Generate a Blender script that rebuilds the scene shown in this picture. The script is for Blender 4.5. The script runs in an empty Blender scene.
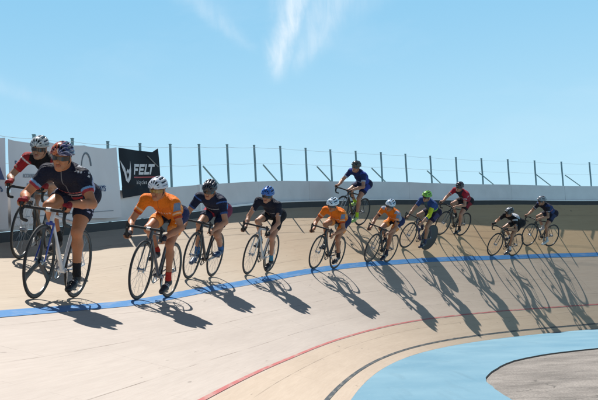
import bpy, bmesh, math, random
import numpy as np
from mathutils import Vector, Matrix
random.seed(7)
rng = np.random.default_rng(5)
sc = bpy.context.scene
C = sc.collection
R = math.radians

# ------------------------------------------------------------------ track geometry (metres)
F_PX, PITCH, CAM_H, ROLL = 1046.03, 0.11135, 0.73187, 0.05088
B_LINE, WID = 2.678, 4.730
HW, HF = 0.613, 0.770
KN = np.linspace(-6, 34, 9)
KV = np.array([0.01247, 0.01242, 0.02235, 0.03768, 0.05114, 0.06274, 0.07339, 0.07500, 0.07000])
TV = np.array([0.31542, 0.37386, 0.52029, 0.71191, 0.84942, 0.92924, 0.95342, 0.96500, 0.96500])
SS = np.linspace(-20, 56, 761)
ds = SS[1]-SS[0]
def smooth_knots(kv):
    v = np.interp(SS, KN, kv); w_ = np.exp(-.5*((np.arange(31)-15)/7.)**2); w_ /= w_.sum()
    return np.convolve(np.pad(v, 15, mode='edge'), w_, 'valid')
K = smooth_knots(KV)
TH = smooth_knots(TV)
kc = np.concatenate([[0], np.cumsum((K[1:]+K[:-1])/2*ds)])
i0 = int(np.argmin(abs(SS)))
PHI = 1.42917-(kc-kc[i0])
cx = np.concatenate([[0], np.cumsum((np.cos(PHI)[1:]+np.cos(PHI)[:-1])/2*ds)])
cy = np.concatenate([[0], np.cumsum((np.sin(PHI)[1:]+np.sin(PHI)[:-1])/2*ds)])
BX = cx-cx[i0]+0.75541
BY = cy-cy[i0]+12.44802

def base(s):
    return (np.interp(s, SS, BX), np.interp(s, SS, BY), np.interp(s, SS, PHI), np.interp(s, SS, TH))

def P(s, u, dz=0.0, n=0.0, out=0.0):
    """point on the banking: u metres up the slope, n off the surface, out = level distance outward"""
    x, y, ph, th = base(s)
    c, sn = np.cos(th), np.sin(th)
    lat = u*c-n*sn+out
    return Vector((x-math.sin(ph)*lat, y+math.cos(ph)*lat, u*sn+n*c+dz))

_tx = BX-np.sin(PHI)*WID*np.cos(TH); _ty = BY+np.cos(PHI)*WID*np.cos(TH)
_tl = np.concatenate([[0], np.cumsum(np.hypot(np.diff(_tx), np.diff(_ty)))])
_l0 = float(np.interp(-6, SS, _tl))+10.7186
def rim_s(k):
    """station s of fence post k; posts stand 1.213 m apart along the rim"""
    return float(np.interp(_l0+1.2134*k, _tl, SS))
# ------------------------------------------------------------------ helpers
def nodes(name):
    m = bpy.data.materials.new(name); m.use_nodes = True
    nt = m.node_tree
    return m, nt, nt.nodes['Principled BSDF']

def mat(name, col, rough=0.5, metal=0.0, noise=0.0, scale=20.0, spec=0.5, bump=0.0, coat=0.0):
    m, nt, b = nodes(name)
    b.inputs['Roughness'].default_value = rough
    b.inputs['Metallic'].default_value = metal
    b.inputs['Specular IOR Level'].default_value = spec
    b.inputs['Coat Weight'].default_value = coat
    tc = nt.nodes.new('ShaderNodeTexCoord')
    nz = nt.nodes.new('ShaderNodeTexNoise'); nz.inputs['Scale'].default_value = scale; nz.inputs['Detail'].default_value = 5
    nt.links.new(tc.outputs['Object'], nz.inputs['Vector'])
    mr = nt.nodes.new('ShaderNodeMapRange'); mr.inputs['To Min'].default_value = 1-noise; mr.inputs['To Max'].default_value = 1+noise
    nt.links.new(nz.outputs['Fac'], mr.inputs['Value'])
    mx = nt.nodes.new('ShaderNodeVectorMath'); mx.operation = 'SCALE'
    mx.inputs[0].default_value = col[:3]
    nt.links.new(mr.outputs[0], mx.inputs['Scale'])
    nt.links.new(mx.outputs[0], b.inputs['Base Color'])
    if bump:
        bp = nt.nodes.new('ShaderNodeBump'); bp.inputs['Strength'].default_value = bump; bp.inputs['Distance'].default_value = 0.01
        nt.links.new(nz.outputs['Fac'], bp.inputs['Height']); nt.links.new(bp.outputs[0], b.inputs['Normal'])
    return m

def attr_mat(name, rough, scale=60, noise=0.1, bump=0.0, sss=0.0, spec=0.4, coat=0.0):
    m, nt, b = nodes(name)
    b.inputs['Roughness'].default_value = rough
    b.inputs['Specular IOR Level'].default_value = spec
    b.inputs['Coat Weight'].default_value = coat
    a = nt.nodes.new('ShaderNodeAttribute'); a.attribute_name = 'col'
    tc = nt.nodes.new('ShaderNodeTexCoord')
    nz = nt.nodes.new('ShaderNodeTexNoise'); nz.inputs['Scale'].default_value = scale; nz.inputs['Detail'].default_value = 4
    nt.links.new(tc.outputs['Object'], nz.inputs['Vector'])
    mr = nt.nodes.new('ShaderNodeMapRange'); mr.inputs['To Min'].default_value = 1-noise; mr.inputs['To Max'].default_value = 1+noise
    nt.links.new(nz.outputs['Fac'], mr.inputs['Value'])
    mx = nt.nodes.new('ShaderNodeVectorMath'); mx.operation = 'SCALE'
    nt.links.new(a.outputs['Color'], mx.inputs[0]); nt.links.new(mr.outputs[0], mx.inputs['Scale'])
    nt.links.new(mx.outputs[0], b.inputs['Base Color'])
    if bump:
        bp = nt.nodes.new('ShaderNodeBump'); bp.inputs['Strength'].default_value = bump; bp.inputs['Distance'].default_value = 0.03
        n2 = nt.nodes.new('ShaderNodeTexNoise'); n2.inputs['Scale'].default_value = 11; n2.inputs['Detail'].default_value = 2.5
        n2.inputs['Distortion'].default_value = 2.2
        nt.links.new(tc.outputs['Object'], n2.inputs['Vector'])
        nt.links.new(n2.outputs['Fac'], bp.inputs['Height']); nt.links.new(bp.outputs[0], b.inputs['Normal'])
    if sss:
        b.inputs['Subsurface Weight'].default_value = sss
        b.inputs['Subsurface Radius'].default_value = (0.02, 0.008, 0.004)
        b.inputs['Subsurface Scale'].default_value = 0.4
    return m

def link(name, me, m=None, parent=None, smooth=False):
    o = bpy.data.objects.new(name, me); C.objects.link(o)
    if parent is not None: o.parent = parent
    if m is not None:
        if len(me.materials) == 0: me.materials.append(m)
        o.material_slots[0].link = 'OBJECT'; o.material_slots[0].material = m
    if smooth: me.shade_smooth()
    return o

def tag(o, label=None, cat=None, group=None, kind=None):
    if label: o['label'] = label
    if cat: o['category'] = cat
    if group: o['group'] = group
    if kind: o['kind'] = kind
    return o

def empty(name, loc=(0, 0, 0)):
    o = bpy.data.objects.new(name, None); C.objects.link(o); o.location = loc; o.empty_display_size = 0.2
    return o

class MB:
    def __init__(s): s.v = []; s.f = []
    def add(s, v, f):
        n = len(s.v); s.v += [tuple(q) for q in v]; s.f += [tuple(i+n for i in t) for t in f]
    def hexa(s, p):   # 8 corners: bottom 4 ccw, top 4 ccw
        s.add(p, [(0, 3, 2, 1), (4, 5, 6, 7), (0, 1, 5, 4), (1, 2, 6, 5), (2, 3, 7, 6), (3, 0, 4, 7)])
    def box(s, c, h, M=None):
        ps = []
        for z in (-1, 1):
            for x, y in ((-1, -1), (1, -1), (1, 1), (-1, 1)):
                q = Vector((x*h[0], y*h[1], z*h[2]))
                if M is not None: q = M @ q
                ps.append(Vector(c)+q)
        s.hexa(ps)
    def tube(s, pts, r, n=10, cap=True, sx=1.0, up=None):
        pts = [Vector(p) for p in pts]
        rs = r if hasattr(r, '__len__') else [r]*len(pts)
        rings = []; ref = Vector(up) if up is not None else None
        for i, p in enumerate(pts):
            t = (pts[min(i+1, len(pts)-1)]-pts[max(i-1, 0)]).normalized()
            if ref is None or abs(ref.dot(t)) > 0.98:
                ref = Vector((0, 0, 1)) if abs(t.z) < 0.9 else Vector((1, 0, 0))
            a = (ref-t*ref.dot(t)).normalized(); b = t.cross(a)
            if up is None: ref = a
            rings.append([p+a*(rs[i]*math.cos(k*2*math.pi/n))+b*(rs[i]*sx*math.sin(k*2*math.pi/n)) for k in range(n)])
        V = [q for g in rings for q in g]; Fc = []
        for i in range(len(pts)-1):
            for k in range(n):
                k2 = (k+1) % n
                Fc.append((i*n+k, (i+1)*n+k, (i+1)*n+k2, i*n+k2)[::-1])
        if cap:
            Fc.append(tuple(range(n))); Fc.append(tuple((len(pts)-1)*n+k for k in range(n))[::-1])
        s.add(V, Fc)
    def ring(s, c, Rr, prof, n=48):
        """revolve a closed (radial, axial) profile about the y axis through c"""
        m_ = len(prof); V = []; Fc = []
        for i in range(n):
            a = 2*math.pi*i/n
            for (dr, dy) in prof:
                V.append((c[0]+(Rr+dr)*math.cos(a), c[1]+dy, c[2]+(Rr+dr)*math.sin(a)))
        for i in range(n):
            j = (i+1) % n
            for k in range(m_):
                l = (k+1) % m_
                Fc.append((i*m_+k, i*m_+l, j*m_+l, j*m_+k))
        s.add(V, Fc)
    def disc(s, c, r, h, n=20, axis='y'):
        if axis == 'y': s.tube([(c[0], c[1]-h, c[2]), (c[0], c[1]+h, c[2])], r, n)
        else: s.tube([(c[0], c[1], c[2]-h), (c[0], c[1], c[2]+h)], r, n)
    def mesh(s, name, smooth=True):
        me = bpy.data.meshes.new(name); me.from_pydata(s.v, [], s.f); me.update()
        bm = bmesh.new(); bm.from_mesh(me); bmesh.ops.recalc_face_normals(bm, faces=bm.faces); bm.to_mesh(me); bm.free()
        if smooth: me.shade_auto_smooth() if hasattr(me, 'shade_auto_smooth') else smooth_angle(me)
        return me

def smooth_angle(me, ang=40):
    me.shade_smooth()
    bm = bmesh.new(); bm.from_mesh(me)
    for e in bm.edges:
        if len(e.link_faces) == 2 and e.calc_face_angle(0) > R(ang): e.smooth = False
    bm.to_mesh(me); bm.free()

# ------------------------------------------------------------------ ground, track, apron
def grid_mesh(name, fn, uvf, na, nb):
    V = []; U = []
    for i in range(na):
        for j in range(nb):
            V.append(fn(i, j)); U.append(uvf(i, j))
    Fc = [(i*nb+j, (i+1)*nb+j, (i+1)*nb+j+1, i*nb+j+1) for i in range(na-1) for j in range(nb-1)]
    me = bpy.data.meshes.new(name); me.from_pydata([tuple(v) for v in V], [], Fc); me.update()
    uv = me.uv_layers.new(name='UVMap')
    for l in me.loops: uv.data[l.index].uv = U[l.vertex_index]
    if me.polygons[len(me.polygons)//2].normal.z < 0: me.flip_normals()
    me.shade_smooth()
    return me

S_A = np.arange(-18, 46.01, 0.25)
U_A = np.concatenate([np.linspace(0, B_LINE, 8), np.linspace(B_LINE, WID, 8)[1:]])
track_me = grid_mesh('banked_track', lambda i, j: P(S_A[i], U_A[j]), lambda i, j: (S_A[i], U_A[j]), len(S_A), len(U_A))

def track_material():
    m, nt, b = nodes('painted_boards')
    N, L = nt.nodes.new, nt.links.new
    uv = N('ShaderNodeUVMap'); uv.uv_map = 'UVMap'
    sep = N('ShaderNodeSeparateXYZ'); L(uv.outputs[0], sep.inputs[0])
    def math_(op, a, b_=None, c_=None):
        n = N('ShaderNodeMath'); n.operation = op
        for k, v in enumerate((a, b_, c_)):
            if v is None: continue
            if isinstance(v, (int, float)): n.inputs[k].default_value = v
            else: L(v, n.inputs[k])
        return n.outputs[0]
    def noise(scale, sx, sy, det=6, rough=0.6, off=0):
        mp = N('ShaderNodeMapping'); mp.inputs['Scale'].default_value = (sx, sy, 1); mp.inputs['Location'].default_value = (off, off, 0)
        L(uv.outputs[0], mp.inputs[0]); n = N('ShaderNodeTexNoise'); n.inputs['Scale'].default_value = scale
        n.inputs['Detail'].default_value = det; n.inputs['Roughness'].default_value = rough
        L(mp.outputs[0], n.inputs['Vector']); return n.outputs['Fac']
    def mix(f, a, b_, t='MIX'):
        n = N('ShaderNodeMix'); n.data_type = 'RGBA'; n.blend_type = t
        if isinstance(f, (int, float)): n.inputs[0].default_value = f
        else: L(f, n.inputs[0])
        for k, v in ((6, a), (7, b_)):
            if isinstance(v, tuple): n.inputs[k].default_value = (*v, 1)
            else: L(v, n.inputs[k])
        return n.outputs[2]
    def ramp(v, lo, hi):
        n = N('ShaderNodeMapRange'); n.inputs['From Min'].default_value = lo; n.inputs['From Max'].default_value = hi
        L(v, n.inputs['Value']); return n.outputs[0]
    # bare wood above the upper line, paler worn paint below it, warmer again near the bottom of the bend
    up = math_('GREATER_THAN', sep.outputs[1], B_LINE)
    far = ramp(sep.outputs[0], 3, 17)
    pale = mix(far, (0.435, 0.380, 0.338), (0.43, 0.345, 0.27))
    wood = mix(far, (0.42, 0.352, 0.28), (0.46, 0.325, 0.195))
    col = mix(up, pale, wood)
    low = ramp(math_('ADD', sep.outputs[1], math_('MULTIPLY', noise(1.2, .3, 1), .12)), 0.92, 0.84)
    col = mix(math_('MULTIPLY', low, 0.5), col, (0.48, 0.36, 0.24))
    # broad stains, streaks running along the boards, fine grain
    col = mix(0.30, col, mix(ramp(noise(0.35, .35, 1.0), .38, .68), (0.36, 0.36, 0.36), (0.66, 0.64, 0.60)), 'SOFT_LIGHT')
    col = mix(0.18, col, mix(ramp(noise(2.6, .12, 2.6, off=5), .35, .7), (0.28, 0.28, 0.28), (0.72, 0.70, 0.68)), 'SOFT_LIGHT')
    col = mix(0.15, col, mix(ramp(noise(16, .12, 3.0, off=9), .3, .7), (0.2, 0.2, 0.2), (0.8, 0.8, 0.8)), 'SOFT_LIGHT')
    # sheet joints: rows 1.22 m apart up the slope and 2.44 m apart along it, staggered
    def line(v, period, w, off=0.0):
        a = math_('FRACT', math_('DIVIDE', math_('ADD', v, off), period))
        d = math_('MULTIPLY', math_('MINIMUM', a, math_('SUBTRACT', 1.0, a)), period)
        return math_('LESS_THAN', d, w)
    wob = math_('MULTIPLY', math_('SUBTRACT', noise(1.0, .6, .6, off=3), .5), .012)
    vv = math_('ADD', sep.outputs[1], wob)
    row = math_('FLOOR', math_('DIVIDE', vv, 0.61))
    so = math_('ADD', sep.outputs[0], math_('MULTIPLY', math_('FRACT', math_('MULTIPLY', row, 0.417)), 2.44))
    so = math_('ADD', so, math_('MULTIPLY', sep.outputs[1], 0.35))
    j1 = math_('MULTIPLY', line(vv, 0.61, 0.0035), ramp(noise(1.1, .8, 3, off=21), .40, .62))
    j2 = math_('MULTIPLY', line(so, 2.44, 0.0035), ramp(noise(1.5, 1, 1, off=31), .42, .62))
    jj = math_('MAXIMUM', j1, j2)
    col = mix(math_('MULTIPLY', jj, 0.8), col, (0.13, 0.10, 0.075))
    # short scuffs and tyre rubber marks
    sc1 = ramp(noise(5.5, .35, 3.2, det=2, off=14), .70, .74)
    sc2 = ramp(noise(2.1, .16, 9.0, det=3, off=44), .70, .76)
    col = mix(math_('MULTIPLY', math_('MAXIMUM', sc1, math_('MULTIPLY', sc2, .5)), 0.5), col, (0.14, 0.115, 0.095))
    vo = N('ShaderNodeTexVoronoi'); vo.inputs['Scale'].default_value = 1.25
    mp = N('ShaderNodeMapping'); mp.inputs['Scale'].default_value = (0.8, 1.3, 1); L(uv.outputs[0], mp.inputs[0]); L(mp.outputs[0], vo.inputs['Vector'])
    dot = math_('LESS_THAN', math_('ADD', vo.outputs['Distance'], math_('MULTIPLY', noise(9, 1, 1, off=61), .05)), 0.060)
    col = mix(math_('MULTIPLY', dot, 0.62), col, (0.10, 0.085, 0.075))
    L(col, b.inputs['Base Color'])
    b.inputs['Roughness'].default_value = 0.75; b.inputs['Specular IOR Level'].default_value = 0.25
    bp = N('ShaderNodeBump'); bp.inputs['Strength'].default_value = 0.25; bp.inputs['Distance'].default_value = 0.004
    L(math_('SUBTRACT', noise(40, .3, 2), math_('MULTIPLY', jj, 1.5)), bp.inputs['Height']); L(bp.outputs[0], b.inputs['Normal'])
    return m
tag(link('banked_track', track_me, track_material()), kind='structure')

def worn_paint(name, c1, c2, lo=.60, hi=.72):
    m, nt, b = nodes(name); N, L = nt.nodes.new, nt.links.new
    uv = N('ShaderNodeUVMap'); uv.uv_map = 'UVMap'
    mp = N('ShaderNodeMapping'); mp.inputs['Scale'].default_value = (.5, 3, 1); L(uv.outputs[0], mp.inputs[0])
    n = N('ShaderNodeTexNoise'); n.inputs['Scale'].default_value = 4; n.inputs['Detail'].default_value = 8; n.inputs['Roughness'].default_value = .65
    L(mp.outputs[0], n.inputs['Vector'])
    mr = N('ShaderNodeMapRange'); mr.inputs['From Min'].default_value = lo; mr.inputs['From Max'].default_value = hi; L(n.outputs['Fac'], mr.inputs['Value'])
    mx = N('ShaderNodeMix'); mx.data_type = 'RGBA'; mx.inputs[6].default_value = (*c1, 1); mx.inputs[7].default_value = (*c2, 1)
    L(mr.outputs[0], mx.inputs[0]); L(mx.outputs[2], b.inputs['Base Color']); b.inputs['Roughness'].default_value = .6
    b.inputs['Specular IOR Level'].default_value = .3
    return m

def stripe(name, u, w, m, na=0.004):
    us_ = np.array([u-w/2, u, u+w/2])
    me = grid_mesh(name, lambda i, j: P(S_A[i], us_[j], n=na), lambda i, j: (S_A[i], us_[j]), len(S_A), 3)
    return tag(link(name, me, m), kind='structure')
stripe('blue_line', B_LINE, 0.150, worn_paint('blue_paint', (0.055, 0.19, 0.41), (0.25, 0.31, 0.40), .50, .78))
stripe('red_line', 0.83, 0.034, worn_paint('red_paint', (0.44, 0.13, 0.12), (0.44, 0.32, 0.27), .48, .70))
stripe('black_line', 0.17, 0.036, worn_paint('black_paint', (0.06, 0.07, 0.075), (0.28, 0.25, 0.21), .48, .72))

# light blue apron between the banking and the infield
INN = [(1.35, -10), (1.4, -4), (1.45, 2), (1.50, 6.0), (1.60, 8.47), (1.72, 10.17), (1.86, 11.2), (2.13, 12.3), (2.70, 14.2), (3.36, 15.54), (3.93, 16.3), (4.82, 17.09),
       (6.4, 18.0), (8.5, 18.6), (11.0, 18.5), (13.5, 17.6), (15.5, 16.0), (17, 13.5), (17.5, 10)]
IP = np.array(INN); il = np.concatenate([[0], np.cumsum(np.hypot(*np.diff(IP, axis=0).T))])
def smooth_poly(n):
    t = np.linspace(0, il[-1], n)
    return np.stack([np.interp(t, il, IP[:, 0]), np.interp(t, il, IP[:, 1])], -1)
NI = 140
IN = smooth_poly(NI)
for _ in range(3):
    IN[1:-1] = IN[1:-1]*.5+(IN[:-2]+IN[2:])*.25
jit = rng.normal(0, .006, (NI, 2)); IN = IN+jit*np.array([1, 1])
sb = np.linspace(-18, 40, NI)
def apr(i, j):
    a = P(sb[i], 0); t = j/6
    return Vector((a.x*(1-t)+IN[i, 0]*t, a.y*(1-t)+IN[i, 1]*t, 0.0))
# apron rows: the inner edge is paired with the foot of the banking by matching anchors
sb = np.interp(np.linspace(0, il[-1], NI), [0, il[3], il[6], il[9], il[11], il[13], il[15], il[18]], [-18, -8, -1, 5, 13, 22, 31, 40])
ap_me = grid_mesh('apron', apr, lambda i, j: (apr(i, j).x, apr(i, j).y), NI, 7)
def apron_material():
    m, nt, b = nodes('light_blue_apron_paint'); N, L = nt.nodes.new, nt.links.new
    tc = N('ShaderNodeTexCoord')
    def noi(s, sx, sy, det=6, dist=0.0, rot=0.0):
        mp = N('ShaderNodeMapping'); mp.inputs['Scale'].default_value = (sx, sy, 1); mp.inputs['Rotation'].default_value = (0, 0, rot)
        L(tc.outputs['Object'], mp.inputs[0])
        n = N('ShaderNodeTexNoise'); n.inputs['Scale'].default_value = s; n.inputs['Detail'].default_value = det; n.inputs['Distortion'].default_value = dist
        L(mp.outputs[0], n.inputs['Vector']); return n.outputs['Fac']
    def mr(v, a, c, lo=0., hi=1.):
        n = N('ShaderNodeMapRange'); n.inputs['From Min'].default_value = a; n.inputs['From Max'].default_value = c
        n.inputs['To Min'].default_value = lo; n.inputs['To Max'].default_value = hi; L(v, n.inputs['Value']); return n.outputs[0]
    def mix(f, a, c):
        n = N('ShaderNodeMix'); n.data_type = 'RGBA'; L(f, n.inputs[0])
        for k, v in ((6, a), (7, c)):
            if isinstance(v, tuple): n.inputs[k].default_value = (*v, 1)
            else: L(v, n.inputs[k])
        return n.outputs[2]
    col = mix(mr(noi(.9, 1, .5), .35, .65), (0.105, 0.225, 0.305), (0.15, 0.275, 0.35))
    col = mix(mr(noi(2.2, 3.0, .22, 5, .3, -.35), .58, .74, 0, .3), col, (0.08, 0.165, 0.22))
    col = mix(mr(noi(14, 1, 1, 4), .62, .74, 0, .35), col, (0.32, 0.40, 0.42))
    L(col, b.inputs['Base Color']); b.inputs['Roughness'].default_value = .8; b.inputs['Specular IOR Level'].default_value = .2
    return m
tag(link('apron', ap_me, apron_material()), kind='structure')
# apron slab edge (5 cm step down to the infield) as its own strip of the apron
def edge_pt(i, j):
    return Vector((IN[i, 0], IN[i, 1], 0.0 if j == 0 else -0.03))
tag(link('apron_edge', grid_mesh('apron_edge', edge_pt, lambda i, j: (i*.3, j*.1), NI, 2), mat('slab_edge', (0.12, 0.11, 0.10), .9, noise=.4)), kind='structure')

bm = bmesh.new()
vs = [bm.verts.new((p[0]-.03, p[1]+.02, -0.022)) for p in IN]
vs.append(bm.verts.new((60, 10, -0.022))); vs.append(bm.verts.new((60, -40, -0.022))); vs.append(bm.verts.new((1.3, -40, -0.022)))
bm.faces.new(vs)
bmesh.ops.triangulate(bm, faces=bm.faces)
bm.normal_update()
for f in bm.faces:
    if f.normal.z < 0: f.normal_flip()
inf = bpy.data.meshes.new('infield'); bm.to_mesh(inf); bm.free()
def asphalt():
    m, nt, b = nodes('old_asphalt'); N, L = nt.nodes.new, nt.links.new
    tc = N('ShaderNodeTexCoord')
    def noi(s, det=6):
        n = N('ShaderNodeTexNoise'); n.inputs['Scale'].default_value = s; n.inputs['Detail'].default_value = det; n.inputs['Roughness'].default_value = .7
        L(tc.outputs['Object'], n.inputs['Vector']); return n.outputs['Fac']
    rp = N('ShaderNodeValToRGB'); rp.color_ramp.elements[0].position = .34; rp.color_ramp.elements[0].color = (.125, .112, .10, 1)
    rp.color_ramp.elements[1].position = .66; rp.color_ramp.elements[1].color = (.275, .25, .225, 1)
    L(noi(1.3, 12), rp.inputs[0])
    rp2 = N('ShaderNodeValToRGB'); rp2.color_ramp.elements[0].position = .35; rp2.color_ramp.elements[0].color = (.5, .5, .5, 1)
    rp2.color_ramp.elements[1].position = .65; rp2.color_ramp.elements[1].color = (1.3, 1.3, 1.3, 1)
    L(noi(45, 3), rp2.inputs[0])
    mx = N('ShaderNodeMix'); mx.data_type = 'RGBA'; mx.blend_type = 'MULTIPLY'; mx.inputs[0].default_value = .9
    L(rp.outputs[0], mx.inputs[6]); L(rp2.outputs[0], mx.inputs[7]); L(mx.outputs[2], b.inputs['Base Color'])
    vc = N('ShaderNodeTexVoronoi'); vc.feature = 'DISTANCE_TO_EDGE'; vc.inputs['Scale'].default_value = .55
    nd = N('ShaderNodeTexNoise'); nd.inputs['Scale'].default_value = 3; nd.inputs['Detail'].default_value = 6; L(tc.outputs['Object'], nd.inputs['Vector'])
    ad = N('ShaderNodeMix'); ad.data_type = 'RGBA'; ad.blend_type = 'LINEAR_LIGHT'; ad.inputs[0].default_value = .25; L(tc.outputs['Object'], ad.inputs[6]); L(nd.outputs['Color'], ad.inputs[7]); L(ad.outputs[2], vc.inputs['Vector'])
    lt = N('ShaderNodeMath'); lt.operation = 'LESS_THAN'; lt.inputs[1].default_value = .007; L(vc.outputs['Distance'], lt.inputs[0])
    mc = N('ShaderNodeMix'); mc.data_type = 'RGBA'; mc.inputs[7].default_value = (.10, .09, .08, 1); L(lt.outputs[0], mc.inputs[0]); L(mx.outputs[2], mc.inputs[6]); L(mc.outputs[2], b.inputs['Base Color'])
    b.inputs['Roughness'].default_value = .95
    bp = N('ShaderNodeBump'); bp.inputs['Strength'].default_value = .5; bp.inputs['Distance'].default_value = .01
    L(noi(60, 3), bp.inputs['Height']); L(bp.outputs[0], b.inputs['Normal'])
    return m
tag(link('infield', inf, asphalt()), kind='structure')
g = MB(); g.add([(-1500, -1500, -.16), (1500, -1500, -.16), (1500, 1500, -.16), (-1500, 1500, -.16)], [(0, 1, 2, 3)])
tag(link('ground', g.mesh('ground', False), mat('dry_grass_ground', (0.13, 0.12, 0.07), 1, noise=.5, scale=.4)), kind='structure')

# ------------------------------------------------------------------ perimeter wall
M_white = mat('white_wall_paint', (0.70, 0.70, 0.71), .6, noise=.16, scale=2.2, spec=.3)
M_ledge = mat('ledge_paint', (0.82, 0.82, 0.82), .5, noise=.06, scale=3)
M_kick = mat('dark_kickboard', (0.018, 0.02, 0.024), .6, noise=.3, scale=6)
M_steel = mat('weathered_green_steel', (0.19, 0.33, 0.38), .55, metal=.0, noise=.25, scale=9)
M_wire = mat('fence_wire_steel', (0.40, 0.44, 0.46), .5, metal=.3)
M_lumber = mat('support_lumber', (0.30, 0.22, 0.14), .9, noise=.3)

wall = empty('perimeter_wall', P(6, WID))
tag(wall, 'low white painted wall round the top of the banking with dark kickboard', 'wall')
Wi = Matrix.Translation(-wall.location)
def wobj(name, mb, m, parent, smooth=False):
    o = link(name, mb.mesh(name, smooth), m, parent)
    o.data.transform(Matrix.Translation(-parent.location)) if parent.parent is None else None
    return o
posts_s = [rim_s(k) for k in range(-16, 28)]
kb = MB()
Sk = np.arange(-17.5, 34, .35)
def ribbon(mb, s_list, u, o0, o1, z0, z1):
    for a, b_ in zip(s_list[:-1], s_list[1:]):
        mb.hexa([P(a, u, z0, out=o0), P(b_, u, z0, out=o0), P(b_, u, z0, out=o1), P(a, u, z0, out=o1),
                 P(a, u, z1, out=o0), P(b_, u, z1, out=o0), P(b_, u, z1, out=o1), P(a, u, z1, out=o1)])
def ribbon_c(mb, s_list, u, o0, o1, z0, z1):
    V = []; n = len(s_list)
    for s_ in s_list:
        V += [P(s_, u, z0, out=o0), P(s_, u, z0, out=o1), P(s_, u, z1, out=o1), P(s_, u, z1, out=o0)]
    Fc = [(0, 1, 2, 3), (4*n-1, 4*n-2, 4*n-3, 4*n-4)]
    for i in range(n-1):
        for k in range(4):
            Fc.append((4*i+k, 4*i+(k+1) % 4, 4*i+4+(k+1) % 4, 4*i+4+k))
    mb.add(V, Fc)
ribbon_c(kb, Sk, WID, -.002, .03, -.05, .125)
wobj('kickboard', kb, M_kick, wall)
lg = MB(); ribbon_c(lg, np.arange(6.05, 34, .35), WID, -.004, .075, .128, .152)
wobj('ledge', lg, M_ledge, wall)
ps = posts_s
for a, b_ in zip(ps[:-1:2], ps[2::2]):
    p_ = MB(); o0 = .045 if a > 5.2 else .02
    o0 += random.uniform(0, .006)
    ribbon_c(p_, np.linspace(a+.004, b_-.004, 7), WID, o0, o0+.022, .13 if a < 5.2 else .155, HW+random.uniform(-.004, .004))
    wobj('panel', p_, M_white, wall)
cp = MB(); cp.hexa([P(6.0, WID, .13, out=-.01), P(6.05, WID, .13, out=-.01), P(6.05, WID, .13, out=.05), P(6.0, WID, .13, out=.05),
                    P(6.0, WID, HW+.01, out=-.01), P(6.05, WID, HW+.01, out=-.01), P(6.05, WID, HW+.01, out=.05), P(6.0, WID, HW+.01, out=.05)])
wobj('joint_cover', cp, M_ledge, wall)

# timber frame that carries the banking, seen only from beside the track
sup = empty('track_support_frame', P(6, WID, out=.2))
tag(sup, 'timber frame standing under the high edge of the banking', 'support frame')
for s_ in posts_s[::2]:
    t = MB(); top = P(s_, WID, 0, out=.12); t.box((top.x, top.y, (top.z-.2)/2-.05), (.04, .04, max(.1, (top.z-.1)/2)))
    wobj('support_post', t, M_lumber, sup)

# ------------------------------------------------------------------ fence
fence = empty('wire_fence', P(6, WID, HW, out=.09))
tag(fence, 'green steel post and wire fence rising above the white wall', 'fence')
OUT = .095
for s_ in posts_s:
    t = MB(); a = P(s_, WID, -.1, out=OUT); b_ = P(s_, WID, HW+HF, out=OUT)
    ph = float(base(s_)[2]); M3 = Matrix.Rotation(ph, 3, 'Z')
    tilt = Vector((random.uniform(-.008, .008), random.uniform(-.008, .008), 0))
    b2 = b_+tilt
    c_ = (a+b2)/2
    t.hexa([a+M3@Vector((x*.020, y*.016, 0)) for x, y in ((-1, -1), (1, -1), (1, 1), (-1, 1))]+[b2+M3@Vector((x*.020, y*.016, 0)) for x, y in ((-1, -1), (1, -1), (1, 1), (-1, 1))])
    t.box(b2+Vector((0, 0, .006)), (.025, .021, .006), M3)
    wobj('post', t, M_steel, fence)
for z_ in (HF-.045, HF*.5):
    w_ = MB(); pts = []
    for k in range(len(posts_s)-1):
        for q in (0, .25, .5, .75):
            s_ = posts_s[k]*(1-q)+posts_s[k+1]*q
            pts.append(P(s_, WID, HW+z_-.014*4*q*(1-q), out=OUT-.024))
    w_.tube(pts, .0026, 5)
    wobj('wire', w_, M_wire, fence, True)
for s_ in [7.0, 9.35, 11.6, 13.88, 16.2, 18.3, 20.5, 21.6, 23.8, 25.9]:
    t = MB(); a = P(s_+.12, WID, HW-.08, out=OUT+.05); b_ = P(s_-.55, WID, HW+.36, out=OUT+.05)
    t.tube([a, b_], .016, 8)
    wobj('brace', t, M_steel, fence, True)

# ------------------------------------------------------------------ banners
def banner_pt(s, z, amp=.012, seed=0.0, off=-.035):
    w = amp*(math.sin(s*3.1+seed)+.6*math.sin(s*7.3+z*3.0+seed*2)+.5*math.sin(z*6.0-s*2.2+seed))
    if z < HW+.05: w = abs(w)*.5; 
    return P(s, WID, z, out=off+w-(0.0 if z > HW+.05 else .012))

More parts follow.
